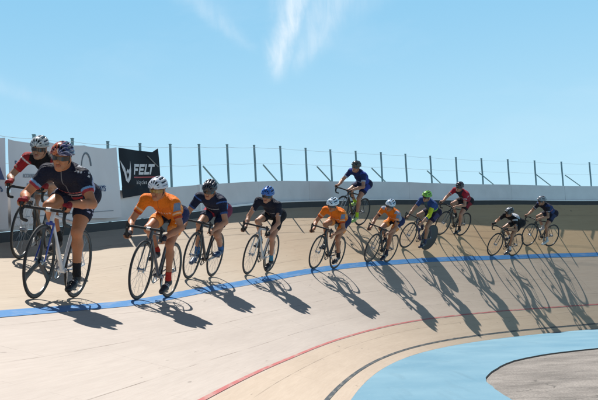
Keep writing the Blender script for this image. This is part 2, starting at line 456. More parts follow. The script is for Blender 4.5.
def cloth_banner(name, s0, s1, zt, zb, m, seed, back=None, amp=.012, sag=None, ns=60, nz=26):
    V = []; T = .003
    for side in (0, 1):
        for i in range(ns+1):
            s_ = s0(0) if False else None
            for j in range(nz+1):
                tz = j/nz; ti = i/ns
                sa = s0[0]*(1-tz)+s0[1]*tz; sb_ = s1[0]*(1-tz)+s1[1]*tz
                s_ = sa*(1-ti)+sb_*ti
                z_ = zt(s_)*(1-tz)+zb(s_)*tz
                q = banner_pt(s_, z_, amp, seed, -.035 - (0 if side else T))
                V.append(q)
    Fc = []; n1 = (ns+1)*(nz+1)
    idx = lambda sd, i, j: sd*n1+i*(nz+1)+j
    for i in range(ns):
        for j in range(nz):
            Fc.append((idx(0, i, j), idx(0, i+1, j), idx(0, i+1, j+1), idx(0, i, j+1)))
            Fc.append((idx(1, i, j), idx(1, i, j+1), idx(1, i+1, j+1), idx(1, i+1, j)))
    for i in range(ns):
        Fc.append((idx(0, i, 0), idx(1, i, 0), idx(1, i+1, 0), idx(0, i+1, 0)))
        Fc.append((idx(0, i, nz), idx(0, i+1, nz), idx(1, i+1, nz), idx(1, i, nz)))
    for j in range(nz):
        Fc.append((idx(0, 0, j), idx(0, 0, j+1), idx(1, 0, j+1), idx(1, 0, j)))
        Fc.append((idx(0, ns, j), idx(1, ns, j), idx(1, ns, j+1), idx(0, ns, j+1)))
    mb = MB(); mb.add(V, Fc)
    o = link(name, mb.mesh(name, True), m)
    return o

def map_flat(me, s0, z0, amp, seed, lift=.006, flipx=False):
    """bend flat (x,y) artwork onto the banner cloth; x in metres along the wall (to the right seen from the infield)"""
    for v in me.vertices:
        s_ = s0+v.co.x/1.08; z_ = z0+v.co.y
        q = banner_pt(s_, z_, amp, seed, -.035-.003-lift+v.co.z)
        v.co = q
    me.update()

def subdivide(me, maxlen=.06):
    bm = bmesh.new(); bm.from_mesh(me); bmesh.ops.triangulate(bm, faces=bm.faces)
    for _ in range(3):
        es = [e for e in bm.edges if e.calc_length() > maxlen]
        if not es: break
        bmesh.ops.subdivide_edges(bm, edges=es, cuts=1)
    bmesh.ops.triangulate(bm, faces=bm.faces); bm.to_mesh(me); bm.free()

def text_part(body, size, s0, z0, m, parent, amp, seed, shear=0., bold=0., sx=1.0, name='lettering', spacing=1.0):
    cu = bpy.data.curves.new('lettering', 'FONT'); cu.body = body; cu.size = size; cu.shear = shear; cu.offset = bold
    cu.space_character = spacing; cu.extrude = .0012; cu.resolution_u = 3
    o = bpy.data.objects.new('tmp', cu); C.objects.link(o)
    dg = bpy.context.evaluated_depsgraph_get()
    me = bpy.data.meshes.new_from_object(o.evaluated_get(dg)); bpy.data.objects.remove(o)
    for v in me.vertices: v.co.x *= sx
    subdivide(me); map_flat(me, s0, z0, amp, seed)
    me.materials.clear()
    return link(name, me, m, parent)

def poly_part(name, polys, s0, z0, m, parent, amp, seed, lift=.006):
    bm = bmesh.new()
    for pl in polys:
        vs_ = [bm.verts.new((x, y, 0)) for x, y in pl]; bm.faces.new(vs_)
    ex = bmesh.ops.extrude_face_region(bm, geom=bm.faces[:])
    for e in ex['geom']:
        if isinstance(e, bmesh.types.BMVert): e.co.z += .002
    me = bpy.data.meshes.new(name); bm.to_mesh(me); bm.free()
    subdivide(me); map_flat(me, s0, z0, amp, seed, lift)
    return link(name, me, m, parent)

M_ban_w = mat('white_vinyl', (0.74, 0.72, 0.73), .45, noise=.10, scale=2.2)
M_ban_k = mat('black_vinyl', (0.006, 0.009, 0.016), .65, spec=.2, noise=.3, scale=3)
M_inkw = mat('white_ink', (0.72, 0.72, 0.74), .5)
M_inkr = mat('red_ink', (0.42, 0.03, 0.035), .5)
M_inkb = mat('blue_ink', (0.035, 0.075, 0.20), .5)
M_inkn = mat('navy_ink', (0.03, 0.04, 0.17), .5)
M_inkg = mat('grey_ink', (0.30, 0.32, 0.36), .5)

def scal(s, posts, top, dip):
    for a, b_ in zip(posts[:-1], posts[1:]):
        if a <= s <= b_:
            q = (s-a)/(b_-a); return top-dip*4*q*(1-q)
    return top
ztw = lambda s: scal(s, [-.25, .8, 1.9, 2.98, 3.3], 1.285, .028)+.004*math.sin(s*9)
zbw = lambda s: .195+.010*math.sin(s*4)
bw = cloth_banner('banner', (-.25, -.24), (2.98, 3.05), ztw, zbw, M_ban_w, .4, ns=90, amp=.007)
tag(bw, 'wide white sponsor banner with blue lettering behind the two leading riders', 'banner', 'banners tied to the fence')
AW = .007
for args in [('Subar', .115, -.10, .935, M_inkb, 1.1, .0), ('ACCOUNTANT', .07, .10, .80, M_inkg, .95, 0), ('NATIONAL', .07, .20, .68, M_inkg, .95, 0)]:
    text_part(args[0], args[1], args[2], args[3], args[4], bw, AW, .4, sx=args[5], bold=.001)
text_part('WAYS', .125, 2.20, .60, M_inkb, bw, AW, .4, shear=.15, bold=.002, sx=1.05)
text_part('sports', .06, 2.2, .50, M_inkg, bw, AW, .4, shear=.2)
arch = []
for k in range(17):
    a = math.pi*k/16; arch.append((.20*math.cos(a)*(1 if k < 8 else .9), .20*math.sin(a)))
arch2 = [(x*.80-.01, y*.86) for x, y in arch]
ap_ = [[arch[k], arch[k+1], arch2[k+1], arch2[k]] for k in range(16)]
poly_part('emblem', ap_, 1.95, .98, mat('dark_grey_ink', (.12, .14, .17), .5), bw, AW, .4)
poly_part('border_line', [[(k*.1, 0), (k*.1+.1, 0), (k*.1+.1, .012), (k*.1, .012)] for k in range(31)], -.1, .29, M_inkg, bw, AW, .4)

bl = cloth_banner('banner', (-3.4, -3.4), (-.33, -.31), lambda s: scal(s, [-3.5, -2.4, -1.35, -.28], 1.30, .03), lambda s: .16, M_ban_w, 2.1, ns=70, amp=.007)
tag(bl, 'white banner with navy triangle logo cut off at the left edge of the photo', 'banner', 'banners tied to the fence')
poly_part('emblem', [[(-.5, 0), (.0, 0), (-.16, .20)], [(-.75, 0), (-.54, 0), (-.3, .24), (-.4, .3)]], -.36, .77, M_inkn, bl, AW, 2.1)
text_part('partners', .14, -.86, .62, M_inkb, bl, AW, 2.1, bold=.002, sx=.95)
text_part('cycling club', .07, -.95, .48, M_inkg, bl, AW, 2.1)

zt_k = lambda s: 1.285-.045*min(1, max(0, (s-3.0)/1.2))+(.06*max(0, (s-4.25)/.2) if s > 4.25 else 0)
bk = cloth_banner('banner', (3.02, 3.12), (4.46, 4.54), zt_k, lambda s: .48+.06*(s-3.1), M_ban_k, 1.3, amp=.012, ns=60)
tag(bk, 'black banner with white FELT lettering and red underline', 'banner', 'banners tied to the fence')
AK = .012
def slab(x0, y0, x1, y1, t=.0):
    sh_ = .36
    return [(x0+sh_*y0, y0), (x1+sh_*y0, y0), (x1+sh_*y1, y1), (x0+sh_*y1, y1)]
hh_ = .175
fel = [slab(0, 0, .05, hh_), slab(.05, hh_-.045, .20, hh_), slab(.05, .062, .17, .103),
       slab(.225, 0, .275, hh_), slab(.275, hh_-.045, .42, hh_), slab(.275, .066, .40, .104), slab(.275, 0, .42, .042),
       slab(.445, 0, .495, hh_), slab(.495, 0, .62, .042), slab(.56, hh_-.045, .80, hh_), slab(.645, .0, .70, hh_-.045)]
poly_part('lettering', fel, 3.50, .855, M_inkw, bk, AK, 1.3)
poly_part('underline', [[(k*.1, 0), (k*.1+.1, 0), (k*.1+.104, .022), (k*.1+.004, .022)] for k in range(9)], 3.50, .80, M_inkr, bk, AK, 1.3)
text_part('bicycles', .10, 3.60, .70, M_inkw, bk, AK, 1.3, shear=.2, sx=.95, spacing=1.45)
horn = [[(.0, .0), (.05, -.12), (.13, -.16), (.11, -.10), (.07, -.02), (.03, .08), (-.12, .20), (-.06, .08)],
        [(.13, -.16), (.21, -.10), (.25, .04), (.24, .20), (.20, .06), (.16, -.04), (.11, -.10)],
        [(.09, -.02), (.12, .02), (.17, -.02), (.20, .08), (.155, .04), (.125, .07), (.07, .02)]]
poly_part('emblem', horn, 3.17, .88, M_inkw, bk, AK, 1.3)
tw = MB(); tw.hexa([P(4.0, WID, 1.17, out=-.055), P(4.04, WID, 1.17, out=-.055), P(4.04, WID, 1.17, out=-.05), P(4.0, WID, 1.17, out=-.05),
                    P(4.38, WID, .98, out=-.055), P(4.42, WID, .98, out=-.055), P(4.42, WID, .98, out=-.05), P(4.38, WID, .98, out=-.05)])
link('folded_hem', tw.mesh('folded_hem', False), mat('hem_grey', (.22, .21, .2), .6), bk)

# ------------------------------------------------------------------ implicit-surface bodies (surface nets)
class Field:
    bulk = 1.0
    def __init__(s, lo, hi, h):
        s.lo = np.array(lo, dtype=np.float32); s.h = h
        s.n = np.ceil((np.array(hi)-s.lo)/h).astype(int)+1
        s.F = np.full(s.n, 1.0, np.float32)
    def sl(s, lo, hi):
        a = np.clip(np.floor((lo-s.lo)/s.h).astype(int), 0, s.n-1); b = np.clip(np.ceil((hi-s.lo)/s.h).astype(int)+1, 1, s.n)
        idx = tuple(slice(x, max(y, x+1)) for x, y in zip(a, b))
        ax = [(s.lo[k]+s.h*np.arange(idx[k].start, idx[k].stop)).astype(np.float32) for k in range(3)]
        X, Y, Z = np.meshgrid(*ax, indexing='ij', sparse=True)
        return idx, X, Y, Z
    def comb(s, idx, d, k, sub=False):
        A = s.F[idx]
        if sub:
            s.F[idx] = np.maximum(A, -d); return
        if k <= 0: s.F[idx] = np.minimum(A, d); return
        hh = np.maximum(k-np.abs(A-d), 0)/k
        s.F[idx] = np.minimum(A, d)-hh*hh*k*.25
    def cone(s, a, b, ra, rb, k=.02, wide=None, cut=None, sub=False):
        a = np.array(a, dtype=np.float32); b = np.array(b, dtype=np.float32)
        if max(ra, rb) > .032: ra, rb = ra*s.bulk, rb*s.bulk
        m = max(ra, rb)*(1.0 if wide is None else 1/min(1, wide[1]))+k+3*s.h
        idx, X, Y, Z = s.sl(np.minimum(a, b)-m, np.maximum(a, b)+m)
        ab = b-a; L = float((ab**2).sum())+1e-9
        t = np.clip(((X-a[0])*ab[0]+(Y-a[1])*ab[1]+(Z-a[2])*ab[2])/L, 0, 1)
        ex = X-a[0]-t*ab[0]; ey = Y-a[1]-t*ab[1]; ez = Z-a[2]-t*ab[2]
        if wide is not None:
            nv, f = np.array(wide[0], dtype=float), wide[1]; nv = nv/np.linalg.norm(nv)
            dn = (ex*nv[0]+ey*nv[1]+ez*nv[2])*(f-1)
            ex = ex+nv[0]*dn; ey = ey+nv[1]*dn; ez = ez+nv[2]*dn
        d = np.sqrt(ex*ex+ey*ey+ez*ez)-(ra+(rb-ra)*t)
        if cut is not None:
            for (cp_, cn) in cut:
                cn = np.array(cn, dtype=float); cn = cn/np.linalg.norm(cn)
                d = np.maximum(d, (X-cp_[0])*cn[0]+(Y-cp_[1])*cn[1]+(Z-cp_[2])*cn[2])
        s.comb(idx, d.astype(np.float32), k, sub)
    def ell(s, c, r, Rm=None, k=.02, sub=False):
        c = np.array(c, dtype=np.float32); m = max(r)+k+3*s.h
        idx, X, Y, Z = s.sl(c-m, c+m)
        x, y, z = X-c[0], Y-c[1], Z-c[2]
        if Rm is not None:
            Rm = np.array(Rm)
            q = [x*Rm[0, i]+y*Rm[1, i]+z*Rm[2, i] for i in range(3)]
        else: q = [x+0*y+0*z, y+0*x, z+0*x]
        k0 = np.sqrt((q[0]/r[0])**2+(q[1]/r[1])**2+(q[2]/r[2])**2)
        k1 = np.sqrt((q[0]/r[0]**2)**2+(q[1]/r[1]**2)**2+(q[2]/r[2]**2)**2)+1e-6
        s.comb(idx, (k0*(k0-1)/k1).astype(np.float32), k, sub)
    def mesh(s):
        F = s.F; n = s.n; nc = n-1; ins = F < 0
        acc = []; quads = []
        cid = lambda i, j, k: (i*nc[1]+j)*nc[2]+k
        for ax in range(3):
            sl0 = [slice(None)]*3; sl1 = [slice(None)]*3; sl0[ax] = slice(0, -1); sl1[ax] = slice(1, None)
            i, j, k = np.nonzero(ins[tuple(sl0)] != ins[tuple(sl1)])
            o = np.zeros(3, int); o[ax] = 1
            f0 = F[i, j, k]; f1 = F[i+o[0], j+o[1], k+o[2]]
            t = f0/(f0-f1)
            p = np.stack([i, j, k], -1).astype(float); p[:, ax] += t
            b, c = (ax+1) % 3, (ax+2) % 3
            ijk = np.stack([i, j, k], -1)
            ok = (ijk[:, b] >= 1) & (ijk[:, c] >= 1) & (ijk[:, b] < n[b]-1) & (ijk[:, c] < n[c]-1)
            ijk, p, f0 = ijk[ok], p[ok], f0[ok]
            cells = []
            for db, dc in ((1, 1), (0, 1), (0, 0), (1, 0)):
                q = ijk.copy(); q[:, b] -= db; q[:, c] -= dc
                ci = cid(q[:, 0], q[:, 1], q[:, 2]); cells.append(ci); acc.append((ci, p))
            Q = np.stack(cells, -1); fl = f0 > 0; Q[fl] = Q[fl][:, ::-1]
            quads.append(Q)
        ci = np.concatenate([a for a, _ in acc]); pp = np.concatenate([p for _, p in acc])
        uq, inv = np.unique(ci, return_inverse=True)
        cnt = np.bincount(inv)
        V = np.stack([np.bincount(inv, pp[:, k])/cnt for k in range(3)], -1)*s.h+s.lo
        Q = np.searchsorted(uq, np.concatenate(quads))
        return V, Q

def np_mesh(name, V, Q, col=None, smooth=True, relax=1):
    me = bpy.data.meshes.new(name)
    me.vertices.add(len(V)); me.vertices.foreach_set('co', np.asarray(V, dtype=np.float32).ravel())
    n = Q.shape[1]
    me.loops.add(Q.size); me.loops.foreach_set('vertex_index', Q.astype(np.int32).ravel())
    me.polygons.add(len(Q)); me.polygons.foreach_set('loop_start', np.arange(0, Q.size, n, dtype=np.int32))
    me.update(calc_edges=True); me.validate()
    if col is not None and len(me.vertices) == len(V):
        at = me.color_attributes.new('col', 'FLOAT_COLOR', 'POINT')
        at.data.foreach_set('color', np.concatenate([col, np.ones((len(V), 1))], 1).astype(np.float32).ravel())
    me.shade_smooth()
    return me

def relax(V, Q, it=1, lam=.5):
    for _ in range(it):
        S = np.zeros_like(V); N = np.zeros(len(V))
        for a in range(4):
            for b in ((a+1) % 4, (a+3) % 4):
                for k in range(3): S[:, k] += np.bincount(Q[:, a], V[Q[:, b], k], len(V))
                N += np.bincount(Q[:, a], minlength=len(V))
        V = V*(1-lam)+S/np.maximum(N, 1)[:, None]*lam
    return V

def ik(a, c, la, lb, pole):
    a, c, pole = Vector(a), Vector(c), Vector(pole)
    d = c-a; L = d.length
    if L > (la+lb)*.995: c = a+d*((la+lb)*.995/L); d = c-a; L = d.length
    x = (la*la-lb*lb+L*L)/(2*L); h = math.sqrt(max(la*la-x*x, 0))
    u = d/L; p = (pole-u*pole.dot(u)).normalized()
    return a+u*x+p*h, c

BB = Vector((-.08, 0, .27))
SKIN_T = {}
M_skin = attr_mat('skin', .5, 90, .10, sss=.12, spec=.45)
M_cloth = attr_mat('cycling_fabric', .75, 120, .12, bump=.8, spec=.18)
M_helm = attr_mat('helmet_shell', .25, 30, .06, coat=.4)
M_shoe = attr_mat('shoe_leather', .35, 80, .1)
M_lens = mat('tinted_lens', (.012, .012, .015), .08, spec=.8)
M_lens_y = mat('amber_lens', (.30, .16, .03), .08, spec=.8)
M_strap = mat('helmet_strap', (.02, .02, .02), .8)

BODY_MESHES = []
def build_person(pose, kit, frame, h, label):
    g = pose.get; Field.bulk = g('bulk', 1.0)
    tz = R(g('torso', 34)-10); hipc = Vector((-.245, 0, 1.035))
    ax = Vector((math.cos(tz), 0, math.sin(tz))); nrm = Vector((-math.sin(tz), 0, math.cos(tz)))
    TL = .485
    shc = hipc+ax*TL
    sw = g('sway', 0.0)
    shc.y += sw
    V3 = lambda v: np.array(v, dtype=float)
    tw_ = g('twist', 0.)
    sh = {}; el = {}; wr = {}; G = {}
    for sd in (1, -1):
        sh[sd] = shc+Vector((.005-tw_*sd, .174*sd, -.02))
        mode = g('hand_l' if sd > 0 else 'hand_r', 'drops')
        G[sd] = Vector((.525, .205*sd, .695)) if mode == 'drops' else Vector((.572, .205*sd, .838))
        w0 = G[sd]+Vector((-.075, .006*sd, .05))
        e, w = ik(sh[sd], w0, .30, .262, Vector((-.45, .55*sd, -.35)))
        el[sd] = e; wr[sd] = w
    hip = {}; kn = {}; an = {}; foot = {}; ped = {}
    ca = R(g('crank', -90))
    for sd in (1, -1):
        a = ca if sd > 0 else ca+math.pi
        pd = BB+Vector((.17*math.cos(a), .115*sd, .17*math.sin(a))); ped[sd] = pd
        fp = R(-18+(10 if math.sin(a) > 0 else -6))     # toes a little down
        fx = Vector((math.cos(fp), 0, math.sin(fp))); fz = Vector((-math.sin(fp), 0, math.cos(fp)))
        heel = pd-fx*.165+fz*.028; toe = pd+fx*.085+fz*.026
        ankle = pd-fx*.125+fz*.105
        hip[sd] = hipc+Vector((.01, .092*sd, -.01))
        k_, _ = ik(hip[sd], ankle, .435, .435, Vector((1, .06*sd, .35)))
        kn[sd] = k_; an[sd] = ankle; foot[sd] = (heel, toe, fx, fz)
    # head frame
    hp = R(g('head_pitch', -14)); hy = R(g('head_yaw', 0))
    Hm = Matrix.Rotation(hy, 3, 'Z') @ Matrix.Rotation(-hp, 3, 'Y')
    hc = shc+Vector((.125, 0, .108+g('head_up', 0)))
    H = lambda x, y, z: hc+Hm @ Vector((x, y, z))
    Rn = np.array(Hm)

    def torso(Fd, off, k=.05, cuts=None, arms=True):
        W = lambda f: ((0, 1, 0), f)
        o = off
        Fd.cone(V3(hipc+Vector((-.01, 0, -.01))), V3(hipc+ax*.10), .105+o, .098+o, k, wide=W(.72), cut=cuts)
        Fd.cone(V3(hipc+ax*.10), V3(hipc+ax*.26+nrm*.022), .098+o, .104+o, k, wide=W(.76), cut=cuts)
        Fd.cone(V3(hipc+ax*.26+nrm*.022), V3(shc-ax*.05+nrm*.01), .106+o, .088+o, k, wide=W(.68), cut=cuts)
        for sd in (1, -1):
            Fd.cone(V3(shc+nrm*.0-ax*.03), V3(sh[sd]), .072+o, .055+o, k, cut=cuts)
    pad = .12
    pts = [hipc, shc, hc, H(.12, 0, .1), H(-.14, 0, .15)]+list(sh.values())+list(el.values())+list(G.values())+list(kn.values())+[q for f in foot.values() for q in f[:2]]
    lo = np.min([V3(p) for p in pts], 0)-pad; hi = np.max([V3(p) for p in pts], 0)+pad
    Fd = Field(lo, hi, h)
    torso(Fd, 0)
    Fd.cone(V3(shc+Vector((0, 0, .0))), V3(hc+Hm@Vector((-.02, 0, -.05))), .062, .056, .04)
    # head
    fr = max(1.0, h/.008)
    Fd.ell(V3(H(-.005, 0, .02)), (.098, .077, .105), Rn, .02)
    Fd.cone(V3(H(.012, 0, -.045)), V3(H(.062, 0, -.085)), .056, .030, .03)
    for sd in (1, -1):
        Fd.cone(V3(H(-.005, .05*sd, -.035)), V3(H(.06, .018*sd, -.088)), .026, .020, .025)
        Fd.ell(V3(H(.066, .038*sd, -.025)), (.022, .02, .018), Rn, .02)
        Fd.ell(V3(H(-.008, .079*sd, -.015)), (.018, .010, .030), Rn, .006)
        Fd.ell(V3(H(.097, .032*sd, .010)), (.018, .017, .011), Rn, 0, sub=True)
    Fd.cone(V3(H(.088, 0, .005)), V3(H(.108, 0, -.030)), .009, .0135, .012)
    Fd.ell(V3(H(.088, 0, -.054)), (.013, .023, .006), Rn, .006)
    Fd.ell(V3(H(.086, 0, -.066)), (.013, .020, .006), Rn, .006)
    Fd.cone(V3(H(.085, -.03, .03)), V3(H(.085, .03, .03)), .010, .010, .015)
    # limbs
    for sd in (1, -1):
        S, E_, Wr, Gg = V3(sh[sd]), V3(el[sd]), V3(wr[sd]), G[sd]
        Fd.ell(S, (.060, .056, .058), None, .03)
        Fd.cone(S, E_, .049, .037, .025)
        Fd.cone(E_, E_*.55+Wr*.45, .038, .037, .02)
        Fd.ell(S*.45+E_*.55+np.array([.012, 0, .008]), (.040, .038, .05), None, .012)
        Fd.cone(E_*.55+Wr*.45, Wr, .037, .025, .02)
        s1 = sd
        q = lambda x, y, z: V3(Gg+Vector((x, y*s1, z)))
        Fd.cone(Wr, q(-.015, .008, .034), .024, .022, .02)
        Fd.cone(q(-.035, .004, .030), q(.028, .006, .032), .018, .017, .012, wide=((0, 1, 0), .62))
        fr_ = max(.0088, h*1.05)
        for fi, (xo, ln) in enumerate(((.036, .9), (.014, 1.0), (-.008, .95), (-.029, .78))):
            Fd.cone(q(xo, .022, .030), q(xo+.003, .034, .004), fr_*1.08, fr_, .004)
            Fd.cone(q(xo+.003, .034, .004), q(xo+.002, .020*ln+.004, -.022*ln), fr_, fr_*.93, .003)
            Fd.cone(q(xo+.002, .020*ln+.004, -.022*ln), q(xo, -.004, -.024*ln), fr_*.93, fr_*.85, .003)
        Fd.cone(q(-.022, -.016, .030), q(.006, -.030, .012), fr_*1.25, fr_*1.1, .006)
        Fd.cone(q(.006, -.030, .012), q(.026, -.026, -.008), fr_*1.1, fr_*.95, .003)
        # leg
        Hh, Kk, Aa = V3(hip[sd]), V3(kn[sd]), V3(an[sd])
        Fd.ell(Hh+np.array([-.05, 0, .0]), (.10, .085, .095), None, .05)
        Fd.cone(Hh, Hh*.5+Kk*.5, .086, .074, .04)
        Fd.cone(Hh*.5+Kk*.5, Kk, .074, .050, .03)
        Fd.ell(Kk+np.array([.008, 0, 0]), (.050, .046, .052), None, .02)
        cm = Kk*.68+Aa*.32; dirs = Aa-Kk; dirs /= np.linalg.norm(dirs); bk_ = np.array([dirs[2], 0, -dirs[0]]); bk_ = bk_ if bk_[0] < 0 else -bk_
        Fd.cone(Kk, cm+bk_*.016, .043, .048, .02)
        Fd.cone(cm+bk_*.016, Kk*.3+Aa*.7+bk_*.004, .048, .034, .02)
        Fd.cone(Kk*.3+Aa*.7+bk_*.004, Aa, .034, .031, .02)
        for yo in (.024, -.024):     # two heads of the calf, teardrop above the knee
            Fd.cone(cm+bk_*.030+np.array([0, yo, .035]), cm+bk_*.024+np.array([0, yo*.8, -.03]), .024, .018, .010)
            Fd.cone(Kk+(Hh-Kk)*.16+np.array([.022, yo*1.2, 0]), Kk+(Hh-Kk)*.34+np.array([.022, yo*1.3, 0]), .022, .030, .012)
        heel, toe, fx, fz = foot[sd]
        Fd.cone(Aa, V3(heel+fz*.015+fx*.02), .03, .026, .02)
        Fd.cone(V3(heel+fz*.02), V3(toe), .026, .022, .03)
    V, Q = Fd.mesh(); V = relax(V, Q, 1, .3)
    tone = np.array(kit.get('skin', (.40, .19, .105)))
    col = np.tile(tone, (len(V), 1))
    # lips, ruddy knees and forearms
    hl = (V-V3(hc)) @ Rn
    lips = (abs(hl[:, 0]-.095) < .02) & (abs(hl[:, 1]) < .024) & (abs(hl[:, 2]+.060) < .011)
    col[lips] = tone*np.array([.85, .55, .55])
    hair = (hl[:, 2] > -.02+.0) & (hl[:, 0] < -.02) & (np.linalg.norm(hl, axis=1) < .15) & (hl[:, 2] > -.055)
    col[hair] = np.array([.03, .02, .014])
    red = np.sin(V[:, 0]*23+V[:, 2]*17)*np.sin(V[:, 1]*31+V[:, 2]*11); col = col*(1+.10*red[:, None]*np.array([1.0, .6, .5]))
    body = link('person', np_mesh('person', V, Q, col), M_skin)
    body.matrix_world = frame
    tag(body, label, 'person', 'racing cyclists')

    def part(name, Fd, m, colf=None, rl=1):
        V, Q = Fd.mesh()
        if len(V) == 0: return
        V = relax(V, Q, rl, .4)
        c = colf(V) if callable(colf) else np.tile(np.array(colf), (len(V), 1))
        return link(name, np_mesh(name, V, Q, c), m, body)
    # ---- jersey
    spine = lambda V: ((V-V3(hipc)) @ V3(ax))/TL
    depth = lambda V: (V-V3(hipc)) @ V3(nrm)
    sl_end = g('sleeve', .62)
    J = Field(lo, hi, h)
    torso(J, .009, cuts=[(V3(hipc+ax*.03), -V3(ax))])
    J.cone(V3(shc), V3(shc+(hc-shc)*.42), .070, .064, .03, cut=[(V3(shc+(hc-shc)*.45), V3(hc-shc))])
    for sd in (1, -1):
        S, E_ = V3(sh[sd]), V3(el[sd])
        le = g('sleeve_l', sl_end) if sd > 0 else sl_end
        J.ell(S, (.069, .065, .067), None, .03)
        J.cone(S, E_, .059, .047, .025, cut=[(S+(E_-S)*min(le, 1), E_-S)])
        if le > 1:
            Wr = V3(wr[sd]); J.cone(E_, Wr, .047, .032, .02, cut=[(E_+(Wr-E_)*(le-1), Wr-E_)])
    def armt(V):
        t = np.zeros(len(V)); is_ = np.zeros(len(V), bool); sdv = np.where(V[:, 1] > sw, 1, -1)
        for sd in (1, -1):
            S, E_ = V3(sh[sd]), V3(el[sd]); a_ = E_-S; tt = ((V-S) @ a_)/(a_@a_)
            dd = np.linalg.norm(V-S-np.clip(tt, 0, 1)[:, None]*a_, axis=1)
            mk = (sdv == sd) & (dd < .085) & (tt > .02); t[mk] = tt[mk]; is_ |= mk
        return t, is_, sdv
    def jcol(V):
        t, ia, sdv = armt(V)
        return kit['jersey'](V, spine(V), depth(V)-.02, V[:, 1]-sw, t, ia, sdv)
    part('jersey', J, M_cloth, jcol)
    # ---- shorts
    Sh = Field(lo, hi, h)
    W = lambda f: ((0, 1, 0), f)
    Sh.cone(V3(hipc+Vector((-.015, 0, -.01))), V3(hipc+ax*.12), .117, .110, .06, wide=W(.72), cut=[(V3(hipc+ax*.13), V3(ax))])
    for sd in (1, -1):
        Hh, Kk = V3(hip[sd]), V3(kn[sd]); ed = Hh+(Kk-Hh)*.64; cu_ = [(ed, Kk-Hh)]
        Sh.ell(Hh+np.array([-.05, 0, .0]), (.114, .098, .112), None, .06)
        Sh.cone(Hh, Hh*.5+Kk*.5, .093, .0815, .04, cut=cu_)
        Sh.cone(Hh*.5+Kk*.5, Kk, .0815, .058, .03, cut=cu_)
    def scol(V):
        tt = np.zeros(len(V)); 
        for sd in (1, -1):
            Hh, Kk = V3(hip[sd]), V3(kn[sd]); a_ = Kk-Hh; m_ = (V[:, 1] > 0) == (sd > 0); tt[m_] = (((V-Hh) @ a_)/(a_@a_))[m_]
        outer = abs(V[:, 1])
        return kit['shorts'](V, tt, outer)
    part('shorts', Sh, M_cloth, scol)
    # ---- socks, shoes, gloves
    for sd in (1, -1):
        Kk, Aa = V3(kn[sd]), V3(an[sd]); heel, toe, fx, fz = foot[sd]
        s_lo = np.minimum(np.minimum(Aa, V3(heel)), V3(toe))-.08; s_hi = np.maximum(np.maximum(Aa, V3(heel)), V3(toe))+.10
        K_ = Field(s_lo, s_hi+np.array([0, 0, .05]), h); st = Kk+(Aa-Kk)*g('sock', .78)
        K_.cone(Kk*.3+Aa*.7, Aa, .038, .035, .02, cut=[(st, Kk-Aa)])
        K_.cone(Aa, V3(heel+fz*.03+fx*.03), .034, .028, .02)
        part('sock', K_, M_cloth, kit['sock'])
        T_ = Field(s_lo, s_hi, h*.9); T_.bulk = 1.0
        T_.cone(V3(heel+fz*.022+fx*.01), V3(pd_ := ped[sd]+fx*-.02+fz*.036), .036, .034, .02)
        T_.cone(V3(ped[sd]-fx*.02+fz*.036), V3(toe+fz*.008), .038, .030, .03, wide=((0, 1, 0), .85))
        T_.cone(Aa-V3(fz)*.045, Aa-V3(fz)*.02, .040, .040, .02, cut=[(Aa-V3(fz)*.012, V3(fz))])
        def shc_(V, fz=fz, p0=ped[sd]):
            c = np.tile(np.array(kit['shoe']), (len(V), 1)); dz = (V-V3(p0)) @ V3(fz)
            c[dz < .008] = (.02, .02, .02)
            dx = (V-V3(p0)) @ V3(fx)
            st_ = (abs(dx+.03) < .008) | (abs(dx+.065) < .008)
            c[st_ & (dz > .04)] = kit.get('strap', (.3, .3, .3)); return c
        part('shoe', T_, M_shoe, shc_)
        if kit.get('glove'):
            Gg = G[sd]; q = lambda x, y, z: V3(Gg+Vector((x, y*sd, z)))
            Gf = Field(V3(Gg)-.11, V3(Gg)+.11, max(h*.75, .0055))
            Wr = V3(wr[sd])
            Gf.cone(Wr*.8+q(-.015, .008, .034)*.2, q(-.015, .008, .034), .028, .0255, .02)
            Gf.cone(q(-.035, .004, .030), q(.028, .006, .032), .0215, .0205, .012, wide=((0, 1, 0), .62))
            for xo in (.036, .014, -.008, -.029):
                Gf.cone(q(xo, .022, .030), q(xo+.002, .031, .012), .0118, .0118, .004)
            Gf.cone(q(-.022, -.016, .030), q(-.002, -.026, .018), .0145, .0135, .006)
            part('glove', Gf, M_cloth, kit['glove'])
    # ---- helmet: ribbed shell with sunken vents
    nu, nv = 56, 64
    hv = []; hcol = []
    c1, c2 = kit['helmet']
